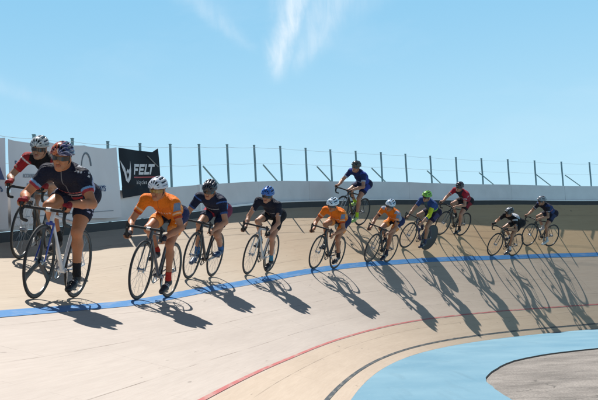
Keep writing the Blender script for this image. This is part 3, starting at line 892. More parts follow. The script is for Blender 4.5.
    for side in (0, 1):
        for i in range(nu+1):
            u = i/nu                    # 0 = front rim, 1 = rear rim, along the long axis
            for j in range(nv+1):
                v = j/nv*2-1            # -1 right rim .. +1 left rim
                a = math.pi*(.02+.96*u); b_ = v*math.pi*.5
                x = math.cos(a); yy = math.sin(b_)*math.sin(a)**.75; zz = math.cos(b_)*math.sin(a)**.75
                ribs = 3.5
                w = (v*ribs*1.0+.5) % 1.0
                vent = max(0, 1-abs(w-.5)/.30)
                vent = min(1, vent*2.4)
                along = min(1, max(0, (math.sin(a)-.38)/.10))
                seg = .5+.5*math.cos((u-.5)*math.pi*2*2.6+abs(v)*1.2)
                seg = min(1, max(0, (seg-.18)/.12))
                edge = min(1, max(0, (.86-abs(v))/.08))
                dep = vent*along*seg*edge
                r_ = 1-.15*dep
                if side: r_ = .80
                taper = 1-.16*max(0, -x)**1.6
                X_ = x*.148*r_-.012; Y_ = yy*.107*r_*taper; Z_ = zz*.116*r_*(1+.07*max(0, -x))+.040
                Z_ -= .022*max(0, -x)**2-.012*max(0, x)
                if abs(v) > .97 or u < .02 or u > .98: Z_ -= .004
                Z_ += .010*math.sin(a)*0
                hv.append(H(X_, Y_, Z_))
                if side or dep > .45: hcol.append((.012, .012, .014))
                else:
                    band = int((v*ribs+.5)//1)
                    cc = c1 if (band % 2 == 0) else c2
                    if callable(kit.get('helm_fn')): cc = kit['helm_fn'](u, v, band)
                    hcol.append(cc)
    n1 = (nu+1)*(nv+1); Qs = []
    ii = lambda sd_, i, j: sd_*n1+i*(nv+1)+j
    for i in range(nu):
        for j in range(nv):
            Qs.append((ii(0, i, j), ii(0, i, j+1), ii(0, i+1, j+1), ii(0, i+1, j)))
            Qs.append((ii(1, i, j), ii(1, i+1, j), ii(1, i+1, j+1), ii(1, i, j+1)))
    for i in range(nu):
        Qs.append((ii(0, i, 0), ii(0, i+1, 0), ii(1, i+1, 0), ii(1, i, 0))); Qs.append((ii(0, i, nv), ii(1, i, nv), ii(1, i+1, nv), ii(0, i+1, nv)))
    for j in range(nv):
        Qs.append((ii(0, 0, j), ii(1, 0, j), ii(1, 0, j+1), ii(0, 0, j+1))); Qs.append((ii(0, nu, j), ii(0, nu, j+1), ii(1, nu, j+1), ii(1, nu, j)))
    hm = link('helmet', np_mesh('helmet', np.array([tuple(p) for p in hv]), np.array(Qs)[:, ::-1], np.array(hcol)), M_helm, body)
    st = MB()
    for sd in (1, -1):
        st.tube([H(.035, .082*sd, .035), H(.022, .078*sd, -.03), H(.035, .045*sd, -.085), H(.045, 0, -.112)], .0045, 6)
        st.tube([H(-.05, .075*sd, .03), H(.022, .080*sd, -.03)], .0045, 6)
    link('strap', st.mesh('strap'), M_strap, hm)
    # ---- sunglasses
    sg = MB(); n = 20; Vv = []; ff = []
    for off in (0, .004):
        for k in range(n+1):
            a = R(-72+144*k/n)
            top_ = .024; bot_ = -.014+(.012*math.exp(-(a/.22)**2))-.006*abs(math.sin(a))*0
            for z_ in (bot_, top_):
                rx, ry = .098+off, .081+off
                Vv.append(H(.012+rx*math.cos(a)*(1-.02*(z_ > 0)), ry*math.sin(a), .004+z_))
    m_ = (n+1)*2
    for k in range(n):
        a0 = 2*k
        ff += [(m_+a0, m_+a0+2, m_+a0+3, m_+a0+1), (a0, a0+1, a0+3, a0+2), (a0+1, m_+a0+1, m_+a0+3, a0+3), (a0, a0+2, m_+a0+2, m_+a0)]
    sg.add(Vv, ff)
    link('sunglasses', sg.mesh('sunglasses'), M_lens_y if kit.get('amber') else M_lens, body)
    return body

# ------------------------------------------------------------------ bicycles
M_tyre = mat('tyre_rubber', (.018, .018, .02), .75, noise=.2)
M_rim_b = mat('black_rim', (.02, .02, .022), .3, metal=.3)
M_rim_s = mat('silver_rim', (.45, .46, .48), .3, metal=.9)
M_spoke = mat('spoke_steel', (.35, .36, .38), .35, metal=.8)
M_alloy = mat('polished_alloy', (.42, .43, .45), .28, metal=.9)
M_tape_b = mat('black_bar_tape', (.022, .022, .024), .8, noise=.3, scale=60, bump=.4)
M_tape_w = mat('white_bar_tape', (.65, .64, .62), .8, noise=.1, scale=60, bump=.4)
M_chain = mat('oily_chain', (.09, .085, .08), .5, metal=.7)
M_sad = mat('black_saddle', (.02, .02, .02), .5)
M_sad_w = mat('white_saddle', (.6, .6, .6), .5)
RW = .340
FA, RA = Vector((.49, 0, RW)), Vector((-.49, 0, RW))
HT, HB = Vector((.330, 0, .790)), Vector((.355, 0, .710))
CR = Vector((.368, 0, .69))
ST = Vector((-.215, 0, .735))
def wheel_meshes(kind):
    hub = MB(); hub.disc((0, 0, 0), .020, .035, 14); hub.disc((0, .028, 0), .030, .003, 16); hub.disc((0, -.028, 0), .030, .003, 16); hub.disc((0, 0, 0), .006, .055, 8)
    tyre = MB(); tyre.ring((0, 0, 0), RW-.0125, [(.0125*math.cos(a), .0115*math.sin(a)) for a in [k*2*math.pi/10 for k in range(10)]], 72)
    rim = MB()
    if kind == 'deep': prof = [(-.006, -.010), (-.006, .010), (-.03, .012), (-.056, .006), (-.062, 0), (-.056, -.006), (-.03, -.012)]
    else: prof = [(-.006, -.0095), (-.006, .0095), (-.022, .0095), (-.032, .004), (-.032, -.004), (-.022, -.0095)]
    rim.ring((0, 0, 0), RW-.012, prof, 72)
    sp = MB()
    if kind == 'disc':
        n = 60; sp.tube([(0, -.020, 0), (0, -.010, 0)], [.30, .30], 4) if False else None
        V = []; f = []
        for sd in (-1, 1):
            c = len(V); V.append((0, sd*.024, 0))
            for k in range(n): V.append(((RW-.02)*math.cos(2*math.pi*k/n), sd*.010, (RW-.02)*math.sin(2*math.pi*k/n)))
            for k in range(n): f.append((c, c+1+k, c+1+(k+1) % n))
        sp.add(V, f); nm = 'wheel_disc'
    elif kind == 'tri':
        for k in range(3):
            a = R(90+120*k); d = Vector((math.cos(a), 0, math.sin(a))); q = Vector((-d.z, 0, d.x))
            V = []
            for r_, w_, y_ in ((.0, .045, .016), (.08, .032, .014), (.18, .034, .011), (.26, .036, .009), (.30, .055, .008)):
                for sx_, sy_ in ((-1, 0), (0, -1), (1, 0), (0, 1)): V.append(d*r_+q*(w_*sx_)+Vector((0, y_*sy_, 0)))
            f = []
            for i in range(4):
                for j in range(4): f.append((4*i+j, 4*i+(j+1) % 4, 4*i+4+(j+1) % 4, 4*i+4+j))
            f += [(0, 1, 2, 3), (16, 17, 18, 19)]
            sp.add(V, f)
        nm = 'spokes'
    else:
        n = 24 if kind != 'deep' else 20
        for k in range(n):
            a = 2*math.pi*k/n; sd = 1 if k % 2 else -1; b_ = a+(.28 if (k//2) % 2 else -.28)
            sp.tube([(.028*math.cos(b_), .027*sd, .028*math.sin(b_)), ((RW-.04)*math.cos(a), 0, (RW-.04)*math.sin(a))], .0013, 4, cap=False)
        nm = 'spokes'
    return hub.mesh('hub'), tyre.mesh('tyre'), rim.mesh('rim'), sp.mesh(nm), nm
WM = {k: wheel_meshes(k) for k in ('std', 'deep', 'disc', 'tri')}

def frame_mesh():
    f = MB(); sq = .8
    f.tube([BB+Vector((0, 0, -.0)), ST+Vector((-.012, 0, .035))], .0165, 12)
    f.tube([ST, HT+Vector((.002, 0, -.022))], .0155, 12)
    f.tube([BB, HB+Vector((0, 0, .02))], .021, 12)
    f.tube([HT+Vector((-.004, 0, .012)), HB], .021, 12)
    for sd in (1, -1):
        f.tube([BB+Vector((-.01, .025*sd, 0)), BB+Vector((-.1, .045*sd, .015)), RA+Vector((0, .062*sd, 0))], [.012, .011, .008], 8)
        f.tube([ST+Vector((-.01, .018*sd, -.01)), RA+Vector((0, .062*sd, 0))], [.009, .007], 8)
    f.disc(BB, .026, .036, 16)
    return f.mesh('frame')
def fork_mesh():
    f = MB(); f.tube([HB, CR], .017, 10); f.box(CR+Vector((0, 0, 0)), (.016, .036, .012))
    for sd in (1, -1):
        f.tube([CR+Vector((0, .034*sd, 0)), CR.lerp(FA, .6)+Vector((-.006, .040*sd, 0)), FA+Vector((0, .048*sd, 0))], [.014, .012, .008], 10, sx=.7)
    return f.mesh('fork')
def bar_mesh():
    f = MB(); c = Vector((.455, 0, .815))
    for sd in (1, -1):
        pts = [c, c+Vector((0, .09*sd, 0)), c+Vector((.005, .17*sd, 0)), c+Vector((.03, .20*sd, .0)), c+Vector((.09, .205*sd, -.005)),
               c+Vector((.122, .205*sd, -.035)), c+Vector((.122, .205*sd, -.075)), c+Vector((.095, .205*sd, -.112)), c+Vector((.04, .205*sd, -.122)), c+Vector((-.02, .205*sd, -.125))]
        f.tube(pts, .0150, 10)
    return f.mesh('handlebar')
def hoods_mesh(sd):
    f = MB(); c = Vector((.455, 0, .815))
    f.tube([c+Vector((.09, .205*sd, .002)), c+Vector((.125, .205*sd, .018)), c+Vector((.15, .205*sd, .038)), c+Vector((.158, .206*sd, .01)), c+Vector((.155, .207*sd, -.03)), c+Vector((.142, .21*sd, -.08))],
           [.017, .0165, .012, .008, .006, .004], 8)
    return f.mesh('brake_lever')
def stem_mesh():
    f = MB(); f.tube([HT+Vector((-.004, 0, .01)), HT+Vector((-.010, 0, .035))], .017, 10); f.tube([HT+Vector((-.009, 0, .024)), (.455, 0, .815)], .0155, 10)
    f.disc((.455, 0, .815), .021, .022, 12); return f.mesh('stem')
def seatpost_mesh():
    f = MB(); f.tube([ST+Vector((-.012, 0, .035)), (-.268, 0, .925)], .0135, 10); return f.mesh('seatpost')
def saddle_mesh():
    V = []; f = []; n = 14; prof = [(-.135, .070, .006), (-.10, .072, .0), (-.05, .055, -.003), (0, .032, -.002), (.06, .022, .0), (.12, .019, -.002), (.138, .010, -.008)]
    for x, w, z in prof:
        for k in range(n):
            a = 2*math.pi*k/n; V.append((-.285+x, w*math.cos(a), .945+z+(.012 if math.sin(a) > 0 else .022)*math.sin(a)))
    for i in range(len(prof)-1):
        for k in range(n): f.append((i*n+k, i*n+(k+1) % n, (i+1)*n+(k+1) % n, (i+1)*n+k))
    f += [tuple(range(n)), tuple((len(prof)-1)*n+k for k in range(n))]
    m_ = MB(); m_.add(V, f); m_.tube([(-.36, .02, .925), (-.30, .022, .918), (-.2, .02, .932)], .0035, 6); m_.tube([(-.36, -.02, .925), (-.30, -.022, .918), (-.2, -.02, .932)], .0035, 6)
    return m_.mesh('saddle')
def chainring_mesh():
    f = MB(); f.ring((BB.x, -.045, BB.z), .095, [(.003, -.0018), (.003, .0018), (-.012, .0018), (-.012, -.0018)], 60)
    for k in range(5):
        a = R(72*k); f.tube([(BB.x, -.045, BB.z), (BB.x+.085*math.cos(a), -.045, BB.z+.085*math.sin(a))], .007, 6)
    return f.mesh('chainring')
def chain_mesh():
    f = MB(); a, b_ = .097, .034; y = -.045; pts = []
    for k in range(13):
        t = R(-90+180*k/12); pts.append((BB.x+a*math.cos(t), y, BB.z+a*math.sin(t)))
    for k in range(9):
        t = R(90+180*k/8); pts.append((RA.x+b_*math.cos(t), y, RA.z+b_*math.sin(t)))
    pts.append(pts[0]); f.tube(pts, .0042, 5); return f.mesh('chain')
def cog_mesh():
    f = MB(); f.disc((RA.x, -.045, RA.z), .034, .003, 24); return f.mesh('cog')
def bottle_mesh():
    f = MB(); a = BB.lerp(HB, .32)+Vector((-.03, 0, .035)); b_ = BB.lerp(HB, .68)+Vector((-.03, 0, .035))
    f.tube([a, a.lerp(b_, .78), a.lerp(b_, .84), b_], [.035, .035, .022, .018], 14); return f.mesh('bottle')
FM = dict(frame=frame_mesh(), fork=fork_mesh(), bar=bar_mesh(), hoods=(hoods_mesh(1), hoods_mesh(-1)), stem=stem_mesh(), post=seatpost_mesh(), sad=saddle_mesh(), ring=chainring_mesh(), chain=chain_mesh(), cog=cog_mesh())
_mc = {}
def paint(c, coat=.6):
    if c not in _mc: _mc[c] = mat('bicycle_paint', c, .3, noise=.05, coat=coat, scale=8)
    return _mc[c]

def build_bike(b, crank, frame, label):
    e = empty('racing_bicycle'); e.matrix_world = frame
    tag(e, label, 'bicycle', 'racing bicycles')
    link('frame', FM['frame'], paint(b['frame']), e)
    link('fork', FM['fork'], paint(b.get('fork', b['frame'])), e)
    hb = link('handlebar', FM['bar'], M_tape_w if b.get('tape') == 'w' else M_tape_b, e)
    for hm_ in FM['hoods']: link('brake_lever', hm_, M_tape_b, hb)
    link('stem', FM['stem'], M_alloy if b.get('alloy') else M_rim_b, e)
    link('seatpost', FM['post'], M_rim_b, e)
    link('saddle', FM['sad'], M_sad_w if b.get('tape') == 'w' else M_sad, e)
    for nm, c, kd, rm in (('front', FA, b.get('fw', 'std'), b.get('rim', 'b')), ('rear', RA, b.get('rw', 'std'), b.get('rim', 'b'))):
        hub, tyre, rim, sp, snm = WM[kd]
        w = link('wheel', hub, M_alloy, e); w.location = c; w.rotation_euler = (0, random.uniform(-.5, .5) if kd != 'tri' else 0, 0)
        link('tyre', tyre, M_tyre, w); link('rim', rim, M_rim_s if (rm == 's' and kd == 'std') else M_rim_b, w)
        link(snm, sp, M_rim_b if kd in ('tri', 'disc') else M_spoke, w)
    cs = link('chainring', FM['ring'], M_rim_s if b.get('alloy') else M_rim_b, e)
    link('chain', FM['chain'], M_chain, e); link('cog', FM['cog'], M_chain, e)
    for sd in (1, -1):
        a = crank if sd > 0 else crank+math.pi
        d = Vector((math.cos(a), 0, math.sin(a)))
        c_ = MB(); p0 = BB+Vector((0, .058*sd, 0)); p1 = BB+d*.17+Vector((0, .066*sd, 0)); c_.tube([p0, p1], [.014, .010], 8, sx=.6)
        c_.disc(p0, .017, .008, 12)
        ck = link('crank', c_.mesh('crank'), M_alloy, e)
        pm = MB(); pp = BB+d*.17+Vector((0, .115*sd, 0)); pm.box(pp, (.035, .035, .008)); pm.tube([p1, pp], .006, 6)
        link('pedal', pm.mesh('pedal'), M_rim_b, ck)
    return e

# ------------------------------------------------------------------ kits
NAVY, BLK, WHT = (.011, .013, .028), (.012, .012, .015), (.62, .62, .64)
def arr(n, c): return np.tile(np.array(c, dtype=float), (n, 1))
def j_red_black(V, t, dp, y, at, ia, sd):
    c = arr(len(V), BLK); c[ia] = (.33, .02, .025); c[ia & (at > .52)] = (.42, .03, .03)
    c[(~ia) & (abs(y) > .13) & (t > .3)] = (.30, .02, .025); c[ia & (abs(at-.12) < .03)] = WHT
    c[(~ia) & (dp < 0) & (abs(t-.45) < .04) & (abs(y) < .09)] = (.45, .44, .44)
    return c
def j_leader(V, t, dp, y, at, ia, sd):
    c = arr(len(V), NAVY); fr = (dp < .02) & (~ia)
    c[fr & (abs(t-.42) < .020)] = (.55, .40, .42); c[fr & (abs(t-.52) < .016) & (np.abs(np.sin(V[:, 1]*110)) > .35)] = (.5, .12, .12)
    c[fr & (abs(t-.30) < .035) & (abs(y) < .10)] = (.33, .03, .035)
    c[(~ia) & (abs(y) > .118) & (t < .55)] = (.40, .45, .62)
    c[(~ia) & (abs(y) > .118) & (np.abs((t*9) % 1-.5) < .12) & (t < .55)] = (.10, .13, .34)
    c[ia & (at > .46) & (at < .53)] = (.16, .30, .50); c[ia & (at >= .53)] = (.32, .04, .05)
    sp = (sd > 0) & (abs(y) > .12) & (at < .36) & (t > .62) & (dp > -.06) & (np.sin(V[:, 0]*95+V[:, 2]*40)+np.sin(V[:, 2]*150+V[:, 0]*35)+.8*np.sin(V[:, 1]*210) > .95); c[sp] = (.45, .47, .52)
    c[(~ia) & (dp < .05) & (abs(y) < .005) & (t > .3)] = (.2, .2, .22)
    return c
def j_orange(V, t, dp, y, at, ia, sd):
    O = (.72, .165, .012); c = arr(len(V), O); c[(~ia) & (abs(y) > .13) & (t < .8) & (dp > -.02)] = (.80, .30, .08)
    c[ia & (sd > 0) & (at > .05) & (at < .34) & (V[:, 1] > .20)] = (.16, .22, .33)
    c[ia & (at > .53)] = (.40, .06, .02); c[ia & (abs(at-.43) < .035)] = (.75, .42, .25)
    le = (~ia) & (dp < .01) & (abs(t-.58) < .04) & (abs(y) < .115) & (np.sin(V[:, 1]*190) > -.15); c[le] = (.74, .48, .40)
    c[(~ia) & (t < .10)] = NAVY; c[(~ia) & (dp < .05) & (abs(y) < .005)] = (.35, .1, .03)
    return c
def j_navy_red(V, t, dp, y, at, ia, sd):
    c = arr(len(V), (.012, .016, .040)); c[ia & (at > .53)] = (.03, .07, .20); c[(~ia) & (abs(y) > .125) & (t < .35)] = (.05, .22, .46)
    c[(~ia) & (abs(y) > .125) & (abs(t-.17) < .06)] = (.42, .03, .06)
    c[(~ia) & (dp < .01) & (abs(t-.60) < .018) & (abs(y) < .1)] = (.40, .42, .46); c[ia & (abs(at-.06) < .03)] = (.05, .12, .35)
    return c
def j_black_plain(V, t, dp, y, at, ia, sd):
    c = arr(len(V), (.013, .016, .030)); c[ia & (at > .57)] = (.33, .34, .40)
    c[(~ia) & (dp < .01) & (abs(t-.5) < .014) & (abs(y) < .09)] = (.28, .28, .32); return c
def j_royal(V, t, dp, y, at, ia, sd):
    c = arr(len(V), (.016, .026, .10)); c[ia & (at > .50)] = (.35, .42, .55); c[(~ia) & (dp < 0) & (abs(t-.45) < .05)] = (.25, .35, .50)
    c[(~ia) & (abs(y) > .12) & (t > .2)] = (.03, .06, .30); return c
def j_lime(V, t, dp, y, at, ia, sd):
    c = arr(len(V), (.03, .065, .20)); c[(~ia) & (t < .45)] = (.02, .02, .03); c[(~ia) & (dp < .03) & (abs(t-.42) < .06)] = (.25, .48, .05)
    c[ia & (sd > 0) & (at > .32)] = (.50, .55, .03); c[(V[:, 1] > .1) & (V[:, 2] < 1.12) & ia] = (.50, .55, .03)
    c[(~ia) & (dp < .0) & (abs(y) < .05) & (t > .5)] = (.06, .12, .15); return c
def j_red(V, t, dp, y, at, ia, sd):
    c = arr(len(V), (.33, .018, .035)); c[(~ia) & (dp < .02) & (abs(y) < .10)] = (.03, .03, .045); c[(~ia) & (abs(y) > .12) & (t < .5)] = (.25, .03, .05)
    c[ia & (abs(at-.48) < .05)] = (.5, .35, .38); c[(~ia) & (dp < .02) & (abs(t-.62) < .02)] = (.5, .45, .45); return c
def j_black_white(V, t, dp, y, at, ia, sd):
    c = arr(len(V), BLK); c[(~ia) & (dp > .03) & (t > .55)] = (.45, .46, .50); c[ia & (at < .15) & (sd > 0)] = (.45, .46, .5); c[ia & (at > .54)] = (.12, .13, .18); return c
def j_black_navy(V, t, dp, y, at, ia, sd):
    c = arr(len(V), (.02, .02, .032)); c[(~ia) & (abs(y) > .125)] = (.03, .05, .14); c[(~ia) & (dp < .02) & (abs(t-.5) < .03)] = (.30, .12, .12); c[ia & (abs(at-.5) < .04)] = (.35, .35, .4); return c
def s_plain(c0, cuff=None, side=None):
    def f(V, tt, o):
        c = arr(len(V), c0)
        if side is not None: c[(o > .145) & (tt > .08) & (tt < .5)] = side
        if cuff is not None: c[tt > .54] = cuff
        return c
    return f
def s_leader(V, tt, o):
    c = arr(len(V), (.014, .015, .03)); g_ = (o > .14) & (tt > .2) & (tt < .56) & (np.sin(tt*55)*np.sin(V[:, 2]*75+V[:, 0]*40) > .35); c[g_] = (.42, .40, .52); return c
def s_orange(V, tt, o):
    c = arr(len(V), (.72, .20, .015)); c[(tt < .22)] = NAVY; c[(o > .15) & (tt < .42)] = (.02, .028, .09); c[(tt > .545)] = (.78, .30, .08)
    c[(o < .05) & (tt < .5)] = NAVY; c[(abs(tt-.44) < .02) & (o > .12)] = (.6, .6, .62); return c
def s_navy_red(V, tt, o):
    c = arr(len(V), (.014, .02, .05)); c[(tt > .30) & (tt < .44) & (V[:, 1] < 0)] = (.40, .03, .05); c[(o > .150) & (tt < .30)] = (.16, .03, .07); return c

def hf_leader(u, v, band):
    w = v*3.5+.35*math.sin(u*9)
    if abs(v) < .06: return (.50, .47, .46)
    if v < .12: return (.36, .055, .02) if math.sin(w*5+u*16) > -.2 else ((.52, .17, .05) if math.sin(u*31) > 0 else (.12, .02, .03))
    return (.015, .02, .085) if math.sin(w*6-u*14) < .72 else (.34, .30, .40)
def j_orange_b(V, t, dp, y, at, ia, sd):
    c = j_orange(V, t, dp, y, at, ia, sd); c[(~ia) & (abs(y) > .125)] = (.30, .33, .42); c[ia & (at > .5)] = NAVY; return c
K0 = dict(jersey=j_red_black, shorts=s_plain(BLK, side=(.35, .05, .03)), helmet=((.55, .57, .58), (.25, .28, .29)), sock=(.5, .5, .5), shoe=(.35, .35, .35), glove=(.25, .02, .02), skin=(.36, .20, .13))
K1 = dict(jersey=j_leader, shorts=s_leader, helmet=((.4, .04, .02), (.02, .03, .15)), helm_fn=hf_leader, sock=(.015, .015, .018), shoe=(.015, .015, .018), strap=(.10, .10, .11), glove=(.20, .012, .018), skin=(.42, .165, .075))
K2 = dict(jersey=j_orange, shorts=s_orange, helmet=((.66, .68, .72), (.50, .54, .62)), sock=(.42, .03, .02), shoe=(.025, .025, .03), strap=(.45, .45, .45), skin=(.41, .17, .085), glove=(.03, .03, .04), amber=True)
K3 = dict(jersey=j_navy_red, shorts=s_navy_red, helmet=((.02, .02, .026), (.035, .035, .045)), sock=(.03, .12, .32), shoe=(.02, .05, .12), strap=(.4, .4, .4), skin=(.40, .19, .11))
K4 = dict(jersey=j_black_plain, shorts=s_plain((.014, .014, .018)), helmet=((.02, .09, .36), (.03, .14, .46)), sock=(.05, .22, .36), shoe=(.02, .02, .025), strap=(.1, .1, .1), skin=(.42, .21, .13), glove=(.02, .02, .02))
KA = dict(jersey=j_orange, shorts=s_orange, helmet=((.46, .60, .74), (.62, .70, .78)), sock=(.025, .025, .03), shoe=(.02, .02, .025), skin=(.38, .17, .09))
KB_ = dict(jersey=j_orange_b, shorts=s_orange, helmet=((.34, .48, .64), (.60, .66, .74)), sock=(.03, .03, .05), shoe=(.015, .015, .03), skin=(.36, .17, .10))
KU = dict(jersey=j_royal, shorts=s_plain((.014, .018, .055), side=(.03, .05, .25)), helmet=((.015, .018, .02), (.05, .055, .05)), sock=(.42, .65, .03), shoe=(.30, .48, .12), strap=(.6, .6, .6), skin=(.38, .19, .12))
KG = dict(jersey=j_lime, shorts=s_plain((.02, .015, .04), side=(.06, .05, .12)), helmet=((.24, .56, .06), (.16, .42, .05)), sock=(.04, .05, .10), shoe=(.02, .025, .05), skin=(.36, .19, .12))
KR = dict(jersey=j_red, shorts=s_plain((.02, .015, .02), side=(.20, .02, .03)), helmet=((.015, .012, .016), (.04, .02, .03)), sock=(.02, .02, .025), shoe=(.02, .02, .02), skin=(.40, .20, .13))
K12 = dict(jersey=j_black_white, shorts=s_plain((.014, .014, .018)), helmet=((.03, .03, .035), (.02, .02, .02)), helm_fn=lambda u, v, b: (.55, .56, .58) if abs(v) < .3 and u < .6 else (.03, .03, .035), sock=(.5, .5, .52), shoe=(.04, .04, .05), skin=(.34, .17, .10), glove=(.02, .02, .02))
K13 = dict(jersey=j_black_navy, shorts=s_plain((.016, .016, .03), side=(.03, .04, .09)), helmet=((.33, .35, .38), (.22, .24, .27)), sock=(.4, .42, .45), shoe=(.5, .5, .5), skin=(.36, .18, .11))
BKc = (.015, .015, .018)
# (front s,u) (rear s,u) lean pose kit bike person-label bike-label
RIDERS = [
 ((-3.276, 2.981), (-2.393, 2.951), 11.1, dict(bulk=1.12, crank=-100, torso=29, hand_l='hoods', hand_r='hoods', head_pitch=-16, head_yaw=4, sock=.70, head_up=.005), K1, dict(frame=(.62, .63, .66), fork=(.02, .04, .30), fw='tri', rw='std', tape='b', alloy=True), .0068,
  'leading rider in navy jersey with red, white and blue helmet', 'white and blue bicycle with three-spoke front wheel under the leading rider'),
 ((-.907, 2.738), (.006, 2.67), 12.1, dict(crank=-80, torso=25, hand_l='drops', hand_r='drops', head_pitch=-20, head_yaw=-3), K2, dict(frame=(.06, .065, .075), fork=(.05, .05, .06), rim='b', alloy=True), .0072,
  'rider in orange jersey and white helmet with red socks, largest of the orange riders', 'dark grey bicycle of the largest orange rider, just above the blue line'),
 ((1.923, 3.035), (2.845, 2.999), 15.3, dict(bulk=1.06, crank=158, torso=27, hand_l='drops', hand_r='drops', head_pitch=-28, head_yaw=6, sway=.01), K3, dict(frame=BKc, fork=BKc, rim='b'), .0078,
  'rider in black and navy kit with plain black helmet and blue socks', 'black bicycle of the rider with blue socks and black helmet'),
 ((4.238, 2.895), (5.234, 2.857), 17.2, dict(bulk=.95, crank=-112, torso=33, hand_l='drops', hand_r='drops', head_pitch=-20, head_yaw=3), K4, dict(frame=(.50, .52, .54), fork=(.45, .48, .50), rim='b', tape='b'), .0085,
  'rider in black jersey with bright blue helmet', 'pale silver bicycle under the rider with the bright blue helmet'),
 ((7.25, 2.721), (8.145, 2.642), 19.8, dict(bulk=1.04, crank=-140, torso=26, hand_l='drops', hand_r='drops', head_pitch=-25, head_yaw=-8), KA, dict(frame=BKc, fork=BKc, rim='b'), .0095,
  'orange jersey rider in pale blue helmet, below the high blue rider', 'black bicycle of the pale-helmeted orange rider at the middle of the photo'),
 ((10.139, 2.735), (11.034, 2.693), 25, dict(bulk=.97, crank=-60, torso=32, hand_l='drops', hand_r='drops', head_pitch=-17, head_yaw=7), KB_, dict(frame=BKc, fork=(.04, .04, .05), rim='b'), .010,
  'farthest orange jersey rider, just left of the lime-helmeted rider', 'black bicycle of the farthest orange rider'),
 ((10.72, 4.09), (11.63, 4.0), 21, dict(bulk=1.03, crank=-72, torso=38, hand_l='hoods', hand_r='hoods', head_pitch=-10, head_yaw=4), KU, dict(frame=BKc, fork=(.25, .25, .27), rim='b'), .010,
  'rider high up by the wall in royal blue jersey with neon yellow socks', 'black bicycle riding highest on the banking close to the wall'),
 ((12.544, 3.141), (13.454, 3.031), 27.3, dict(bulk=1.06, crank=-95, torso=36, hand_l='drops', hand_r='drops', head_pitch=-18, sleeve_l=1.55), KG, dict(frame=(.03, .03, .08), fork=BKc, rw='disc', fw='std', rim='b'), .010,
  'rider with lime green helmet and yellow-green left sleeve', 'dark bicycle with a solid disc rear wheel under the lime-helmeted rider'),
 ((14.674, 3.558), (15.621, 3.511), 27, dict(crank=-100, torso=36, hand_l='hoods', hand_r='hoods', head_pitch=-9, head_yaw=12), KR, dict(frame=BKc, fork=BKc, rim='b'), .011,
  'rider in red and black jersey with black helmet', 'black bicycle under the rider in red jersey'),
 ((16.24, 2.743), (17.17, 2.711), 27.1, dict(bulk=.96, crank=-70, torso=25, hand_l='hoods', hand_r='hoods', head_pitch=-16), K12, dict(frame=BKc, fork=BKc, rim='b'), .011,
  'black-clad rider low on the banking with white-topped helmet', 'black bicycle just above the blue line, second from the rear of the bunch'),
 ((18.10, 3.072), (19.04, 3.024), 21.7, dict(crank=-100, torso=35, hand_l='hoods', hand_r='hoods', head_pitch=-14, head_yaw=-6), K13, dict(frame=BKc, fork=BKc, rim='b'), .011,
  'last rider of the bunch in dark kit with grey helmet and white shoes', 'black bicycle at the very rear of the bunch'),
 ((-.93, 4.20), (-.07, 4.235), 12.0, dict(crank=60, torso=27, hand_l='hoods', hand_r='hoods', head_pitch=-14, head_yaw=2), K0, dict(frame=(.05, .05, .05), fork=(.55, .55, .56), rim='b'), .0072,
  'rider in black jersey with red sleeves beside the wall, behind the leader', 'bicycle with pale fork close under the white banner'),
]
for fr_, rr_, lean, pose, kit, bike, h, pl, bl_ in RIDERS:
    Fp = P(*fr_, n=.0); Rp = P(*rr_, n=.0)
    fwd = (Fp-Rp).normalized(); mid = (Fp+Rp)/2
    side = fwd.cross(Vector((0, 0, 1))).normalized(); up0 = side.cross(fwd)
    up = up0*math.cos(R(lean))-side*math.sin(R(lean)); left = up.cross(fwd)
    th_ = float(base((fr_[0]+rr_[0])/2)[3])
    # tyre cross-section rests on the sloping surface
    mid = mid+P((fr_[0]+rr_[0])/2, (fr_[1]+rr_[1])/2, n=.002)-P((fr_[0]+rr_[0])/2, (fr_[1]+rr_[1])/2)
    M4 = Matrix(((fwd.x, left.x, up.x, mid.x), (fwd.y, left.y, up.y, mid.y), (fwd.z, left.z, up.z, mid.z), (0, 0, 0, 1)))
    build_person(pose, kit, M4, h, pl)
    build_bike(bike, R(pose['crank']), M4, bl_)

# ------------------------------------------------------------------ camera
cam = bpy.data.cameras.new('camera'); co = bpy.data.objects.new('camera', cam); C.objects.link(co)
cam.sensor_width = 36; cam.sensor_fit = 'HORIZONTAL'; cam.lens = 36*F_PX/598; cam.clip_end = 5000; cam.clip_start = .05
co.location = (0, 0, CAM_H)
Mx = Matrix.Rotation(math.pi/2+PITCH, 4, 'X') @ Matrix.Rotation(ROLL*-1, 4, 'Z')
co.matrix_world = Matrix.Translation((0, 0, CAM_H)) @ Mx
sc.camera = co

# ------------------------------------------------------------------ light
az, el_ = 2.02458, 1.13446
sd_ = Vector((math.cos(az)*math.cos(el_), math.sin(az)*math.cos(el_), math.sin(el_)))
sl = bpy.data.lights.new('sun', 'SUN'); sl.energy = 5.0; sl.angle = R(.53); sl.color = (1, .965, .91)
so = bpy.data.objects.new('sun', sl); C.objects.link(so); so.rotation_euler = sd_.to_track_quat('Z', 'Y').to_euler(); so.location = (-10, 20, 30)

